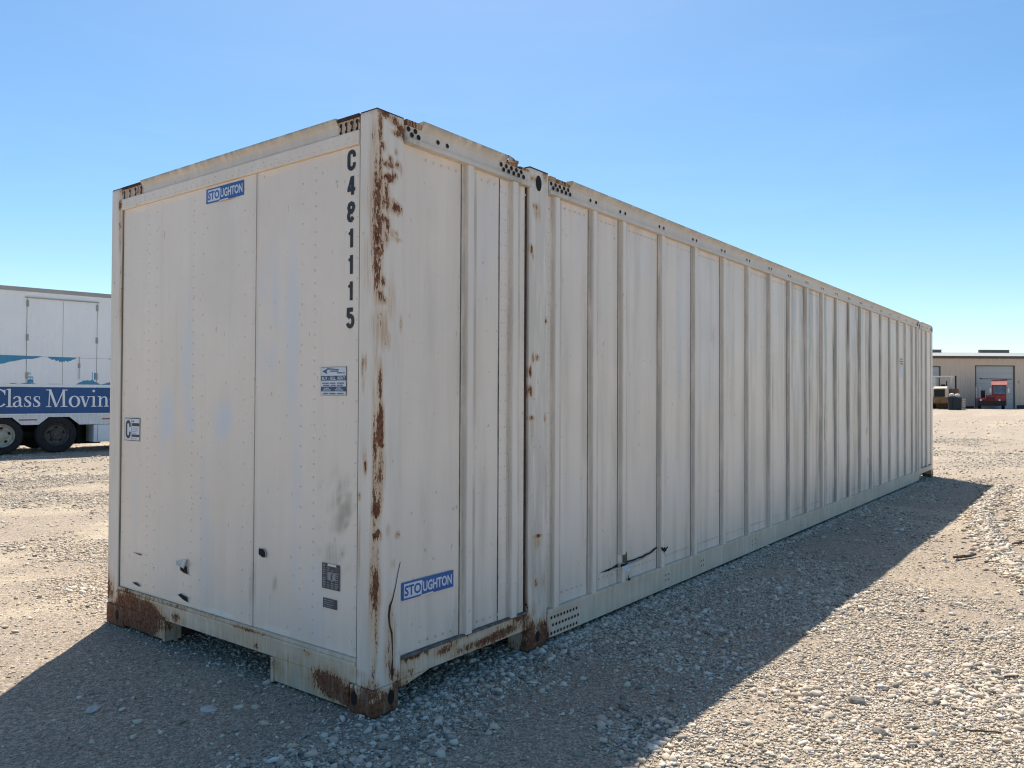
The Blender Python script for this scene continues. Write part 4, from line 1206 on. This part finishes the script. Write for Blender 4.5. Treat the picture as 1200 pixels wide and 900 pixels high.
for a, b in segs: m.box((a, 0, 0), (b, .2, EH-.1), 0)
m.box((DX2-1.25, 0, 5.0), (DX2+.42, .2, EH-.1), 0); m.box((-DW/2-.12, 0, DH+.1), (DW/2+.12, .2, EH-.1), 0)
m.box((WX0, .2, 0), (WX0+.2, 24, EH-.1), 0); m.box((WX1-.2, .2, 0), (WX1, 24, EH-.1), 0); m.box((WX0, 23.8, 0), (WX1, 24, EH-.1), 0)
m.build('wall', [WALL], wh)
m = MB(); m.prism([(-.35, EH-.05), (11.8, EH+1.05), (24.3, EH-.05), (24.3, EH-.15), (11.8, EH+.95), (-.35, EH-.15)], 0, WX0-.3, WX1+.3, 0)
rf = m.build('roof', [ROOFM], wh)
m = MB(); m.box((WX0-.3, -.38, EH-.33), (WX1+.3, -.352, EH-.06), 0); m.box((WX0-.3, -.352, EH-.34), (WX1+.3, .0, EH-.30), 0)
m.build('eave_trim', [TRIM], wh)
VD = BD+11.0
vx = lambda u: (u-600)/922.62*VD-(1166-600)/922.62*BD
for a, b in ((vx(1148), vx(1182.5)), (vx(1068), vx(1103))):
    m = MB(); m.box((a, 10.9, EH+.80), (b, 11.3, EH+1.32), 0, .02); m.box((a-.05, 10.85, EH+1.32), (b+.05, 11.35, EH+1.37), 1)
    m.build('roof_vent', [simple('vent_grey', (.16, .165, .17), .6), ROOFM], rf)
def rollup(cx, w, h):
    m = MB(); m.box((cx-w/2, .08, 0), (cx+w/2, .14, h), 0)
    d = m.build('roll_up_door', [RDOOR], wh)
    m = MB(); m.box((cx-w/2-.12, -.03, 0), (cx-w/2, .15, h), 0); m.box((cx+w/2, -.03, 0), (cx+w/2+.12, .15, h), 0); m.box((cx-w/2-.12, -.03, h), (cx+w/2+.12, .15, h+.1), 0)
    m.build('door_frame', [TRIM], d)
rollup(0, DW, DH); rollup(DX2-.415, 1.43, 4.9)
m = MB(); m.box((2.78, -.14, 3.05), (2.98, -.001, 3.33), 0, .04); m.cyl((2.88, -.08, 3.0), (2.88, -.08, 3.06), .07, 10, 0)
m.build('wall_lamp', [simple('lamp_pale', (.55, .55, .5), .4)], wh)
m = MB(); m.box((DW/2+.35, -.06, 0), (WX1, -.001, .42), 0); m.box((DX2+.6, -.05, 0), (-DW/2-.3, -.001, .28), 0)
m.build('wall_base', [simple('base_brown', (.07, .05, .045), .8)], wh)

# ================================================================== terminal tractor
def far_thing(name, label, cat, px, depth, rot=0.0):
    x, y = far_point((px-600)/922.62, depth)
    z = float(gheight(x, y))
    return thing(name, label, cat, (x, y, z), BR+rot)
tt = far_thing('terminal_tractor', 'red yard tractor with offset cab parked before the grey roll-up door', 'tractor', 1162, 89.0, rad(-31))
RED = simple('red_paint', (.22, .022, .024), .45, .25, 2)
REDF = simple('faded_red_roof', (.52, .15, .12), .55, .15, 2)
GLASS = simple('cab_glass', (.10, .15, .17), .08, .3, 1.5, spec=.6)
BLK = simple('black_steel', (.016, .017, .019), .7)
CHROME = simple('exhaust_steel', (.50, .50, .48), .35, .2, 5, .6)
LAMP = simple('headlight_lens', (.6, .6, .57), .2)
# faces -y; x to the right as seen from the yard. about 3.1 wide, 3.3 high
m = MB(); m.box((-.62, .1, .55), (.62, 5.4, .85), 0); m.box((-1.35, -.15, .38), (1.42, .25, .92), 0, .03)
m.build('chassis', [BLK], tt)
m = MB(); m.box((-1.42, -.02, .92), (-.55, 1.5, 1.25), 0, .05); m.box((-.55, -.08, .92), (.40, 1.7, 1.62), 0, .06); m.box((-.50, -.10, 1.02), (.34, -.081, 1.34), 1)
for i in range(6): m.box((-.5, -.112, 1.05+i*.05), (.34, -.1, 1.065+i*.05), 0)
m.build('hood', [RED, BLK], tt)
m = MB()
m.prism([(-.02, .90), (-.02, 1.62), (.16, 2.72), (1.65, 2.72), (1.65, .90)], 0, .05, 1.42, 0)
cab = m.build('cab', [RED], tt)
m = MB(); m.prism([(-.022, 1.72), (-.035, 1.72), (.125, 2.70), (.14, 2.70)], 0, .16, 1.34, 0); m.box((1.421, .25, 1.7), (1.428, 1.4, 2.6), 0); m.box((.042, .25, 1.7), (.049, 1.4, 2.6), 0)
m.build('windshield', [GLASS], cab)
m = MB(); m.box((.55, .32, 1.65), (.95, .5, 2.3), 0, .06); m.build('seat', [BLK], cab)
m = MB(); m.prism([(-.20, 2.735), (.42, 3.34), (1.75, 3.36), (1.75, 2.735)], 0, -.02, 1.50, 0)
m.build('cab_roof', [REDF], cab)
m = MB(); m.cyl((-1.05, .4, 3.44), (1.95, .4, 3.38), .045, 8, 0); m.box((-1.15, .3, 3.38), (-.95, .5, 3.52), 0, .02)
m.build('light_bar', [BLK], tt)
for xx, h in ((-1.50, 2.55), (-1.12, 2.62)):
    m = MB(); m.cyl((xx, .95, 1.2), (xx, .95, h), .065, 10, 0); m.build('exhaust_stack', [CHROME], tt)
m = MB(); m.cyl((-.84, .9, 1.25), (-.84, .9, 2.05), .20, 14, 0); m.cyl((-.84, .9, 2.05), (-.84, .9, 2.12), .23, 14, 0)
m.build('air_cleaner', [BLK], tt)
for xx in (-1.05, .75):
    m = MB(); m.cyl((xx, -.17, 1.02), (xx, -.13, 1.02), .11, 14, 0); m.build('headlight', [LAMP], tt)
for xx in (-1.18, 1.14):
    w = wheel(0, 0, RIMD, parent=tt, r=.50); w.rotation_euler = (0, 0, rad(90)); w.location = (xx+.14, .95, 0)
    w = wheel(0, 0, RIMD, parent=tt, r=.50); w.rotation_euler = (0, 0, rad(90)); w.location = (xx+.14, 4.2, 0)
for xx, s_ in ((-.12, -1), (1.62, 1)):
    m = MB(); m.box((xx-.09, .1, 1.85), (xx+.09, .16, 2.35), 0, .02); m.cyl((xx, .14, 2.3), (xx-s_*.2, .3, 2.5), .02, 6, 1); m.build('mirror', [CHROME, BLK], tt)
m = MB(); m.box((-.5, 3.3, .86), (.5, 4.6, 1.02), 0, .04); m.build('fifth_wheel', [BLK], tt)

# ================================================================== wheel loader, seen from behind
wl = far_thing('wheel_loader', 'yellow wheel loader with black grille parked beside the container end', 'loader', 1101.5, 86.0, rad(-35))
YEL = simple('loader_yellow', (.22, .12, .045), .55, .4, 1.5)
YELT = simple('loader_cream', (.55, .46, .36), .6, .25, 2)
# about 2.6 wide; -y is its rear
m = MB(); m.box((-1.15, 0, .72), (1.20, .7, 1.28), 0, .06); m.box((-.7, .7, .6), (.7, 4.6, 1.1), 0, .05)
m.build('counterweight', [YEL], wl)
m = MB(); m.box((-.78, .12, 1.28), (.78, 2.0, 2.28), 0, .08); m.prism([(.1, 2.281), (.5, 2.50), (2.0, 2.50), (2.0, 2.281)], 0, -.66, .66, 1)
hood = m.build('engine_hood', [YELT, YELT], wl)
m = MB(); m.box((-.58, .09, 1.36), (.46, .119, 2.18), 0)
for i in range(9): m.box((-.56, .075, 1.4+i*.085), (.44, .09, 1.42+i*.085), 0)
m.build('grille', [BLK], hood)
m = MB()
for xx in (-.82, .86):
    for yy in (2.1, 3.5): m.box((xx-.07, yy-.06, 1.3), (xx+.07, yy+.06, 3.55), 0, .01)
m.box((-.95, 1.98, 3.55), (1.0, 3.65, 3.68), 0, .03)
for xx in (-.2, .33): m.box((xx-.02, 2.08, 2.4), (xx+.02, 2.12, 3.55), 0)
m.build('cab_frame', [simple('frame_grey', (.62, .60, .56), .6)], wl)
m = MB(); m.box((-.25, 2.6, 1.6), (.35, 2.8, 2.75), 0, .06); m.box((-.25, 2.7, 1.5), (.35, 3.2, 1.8), 0, .06); m.build('seat', [BLK], wl)
m = MB(); m.cyl((.5, 1.3, 2.3), (.5, 1.3, 3.1), .06, 10, 0); m.build('exhaust_stack', [BLK], wl)
m = MB(); m.cyl((1.16, 3.6, 1.2), (1.16, 3.6, 3.72), .08, 8, 0); m.build('mast', [BLK], wl)
for xx in (-.75, .95):
    m = MB(); m.prism([(3.6, 1.5), (3.7, 2.0), (5.4, 1.3), (6.2, .5), (5.9, .35), (5.1, 1.0)], 0, xx, xx+.16, 0)
    m.build('lift_arm', [YEL], wl)
m = MB(); m.prism([(.9, 1.75), (.9, 2.25), (2.2, 2.1), (2.2, 1.5)], 0, .785, 1.65, 0)
m.build('fender', [simple('loader_brown', (.16, .085, .04), .6, .4, 2)], wl)
m = MB(); m.prism([(5.9, .15), (5.9, 1.2), (6.1, 1.2), (6.3, .5), (7.1, .1), (7.1, .05), (6.0, .05)], 0, -1.35, 1.35, 0); m.build('bucket', [YEL], wl)
for xx in (-1.05, .95):
    for yy in (1.2, 4.0):
        w = wheel(0, 0, RIMD, parent=wl, r=.62); w.rotation_euler = (0, 0, rad(90)); w.location = (xx+.2, yy, 0)
for xx in (-1.0, 1.02):
    m = MB(); m.box((xx-.09, -.02, 1.0), (xx+.09, .005, 1.1), 0); m.build('tail_lamp', [REDR], wl)

# ================================================================== bins and scrap beside the loader
def bin_(px, depth, w, h, label, sack):
    b = far_thing('steel_bin', label, 'bin', px, depth, rad(-27))
    m = MB(); m.prism([(-w*.44, 0), (w*.44, 0), (w*.5, h), (-w*.5, h)], 1, -.4, .4, 0)
    for xx in (-w*.3, 0, w*.3): m.box((xx-.03, -.43, .05), (xx+.03, -.40, h-.03), 0)
    m.box((-w*.53, -.45, h-.02), (w*.53, .45, h+.06), 0, .01)
    m.build('bin_body', [simple('bin_slate', (.022, .03, .038), .6, .35, 4)], b)
    x, y = b.location.x, b.location.y
    s_ = MB(); s_.lathe([(-.02, .02), (0, w*.22), (.10, w*.33), (.24, w*.32), (.34, w*.2), (.37, .01)], (0, 0, 0), 2, 14)
    o = s_.build('filled_sack', [simple('pale_sack', (.62, .62, .60), .8, .15, 6)], None, smooth=True)
    o.location = (x, y, b.location.z+h+.08)
    tag(o, sack, 'sack', 'sacks on the bins'); b['group'] = 'bins beside the loader'
bin_(1115.5, 82.0, .74, 1.30, 'left slate blue steel bin close to the yellow loader', 'pale bulging sack on the bin nearer the yellow loader')
bin_(1122.0, 81.6, .76, 1.25, 'right slate blue steel bin further from the yellow loader', 'pale bulging sack on the bin further from the yellow loader')
pl = far_thing('pallet', 'wooden pallet standing upright beside the slate bins', 'pallet', 1128.5, 82.6, rad(40))
m = MB()
for i in range(5): m.box((-.5, -.06, .06+i*.24), (.5, -.04, .18+i*.24), 0)
for xx in (-.46, 0, .40): m.box((xx, -.04, 0), (xx+.08, .06, 1.2), 0)
for i in range(3): m.box((-.5, .06, .1+i*.45), (.5, .08, .22+i*.45), 0)
pl_m = m.build('slats', [simple('grey_wood', (.36, .33, .28), .8, .3, 6)], pl)

# ================================================================== debris lying on the gravel
def stick(x, y, ln, r, ang, label, c):
    m = MB(); n = 7; rs = random.Random(int(x*97)); pts = []
    for i in range(n+1): pts.append((-ln/2+ln*i/n, rs.uniform(-.03, .03)*ln*.5, r*.9+rs.uniform(0, r*.6)))
    for i in range(n): m.cyl(pts[i], pts[i+1], r*(.7+.3*math.sin(PI*(i+.5)/n)), 6, 0)
    o = m.build('stick', [c], None); o.location = (x, y, float(gheight(x, y))+.006); o.rotation_euler = (0, 0, ang)
    return tag(o, label, 'stick', 'sticks lying on the gravel')
WOODD = simple('dark_wood', (.055, .042, .032), .9, .4, 30)
stick(6.0, -1.66, .34, .016, rad(-25), 'dark broken stick on sunlit gravel right of the shadow', WOODD)
stick(1.61, -2.30, .16, .0045, rad(-60), 'thin dark twig among pale stones at the lower right', WOODD)
stick(2.54, -2.32, .13, .005, rad(-40), 'short thin twig on a sandy patch near the right edge', WOODD)
stick(7.25, -2.02, .40, .012, rad(-20), 'long dark stick lying across the tyre track', WOODD)
def rock(x, y, r, flat, label, c, seed):
    rs = np.random.default_rng(seed); bm = bmesh.new(); bmesh.ops.create_icosphere(bm, subdivisions=3, radius=1)
    o3 = rs.uniform(0, 50, 3)
    for v in bm.verts:
        d = .75+.4*float(fbm(v.co.x*1.3+o3[0]+v.co.z, v.co.y*1.3+o3[1]-v.co.z*.7, 3))
        v.co = Vector((v.co.x*r*1.25*d, v.co.y*r*.9*d, v.co.z*r*flat*d))
    me = bpy.data.meshes.new('rock'); bm.to_mesh(me); bm.free(); me.materials.append(c)
    o = bpy.data.objects.new('rock', me); COL.objects.link(o)
    o.location = (x, y, float(gheight(x, y))+r*flat*.35); o.rotation_euler = (0, 0, rs.uniform(0, 6))
    return tag(o, label, 'rock', 'loose rocks on the gravel')
PALE = simple('pale_rock', (.47, .45, .42), .9, .2, 30, bump=.4, bscale=90)
GREY = simple('grey_rock', (.20, .185, .17), .9, .3, 30, bump=.5, bscale=90)
rock(-.75, 1.15, .032, .55, 'smooth pale stone in the shadow before the container end', PALE, 3)
rock(-.41, .71, .040, .25, 'flat grey sliver of stone in the shadow before the container', PALE, 5)
rock(1.64, -1.75, .036, .75, 'dark grey rock among pale gravel at the lower right', GREY, 9)
rock(1.32, -1.93, .030, .7, 'dark rock beside two pale stones in the sunlit gravel foreground', GREY, 12)
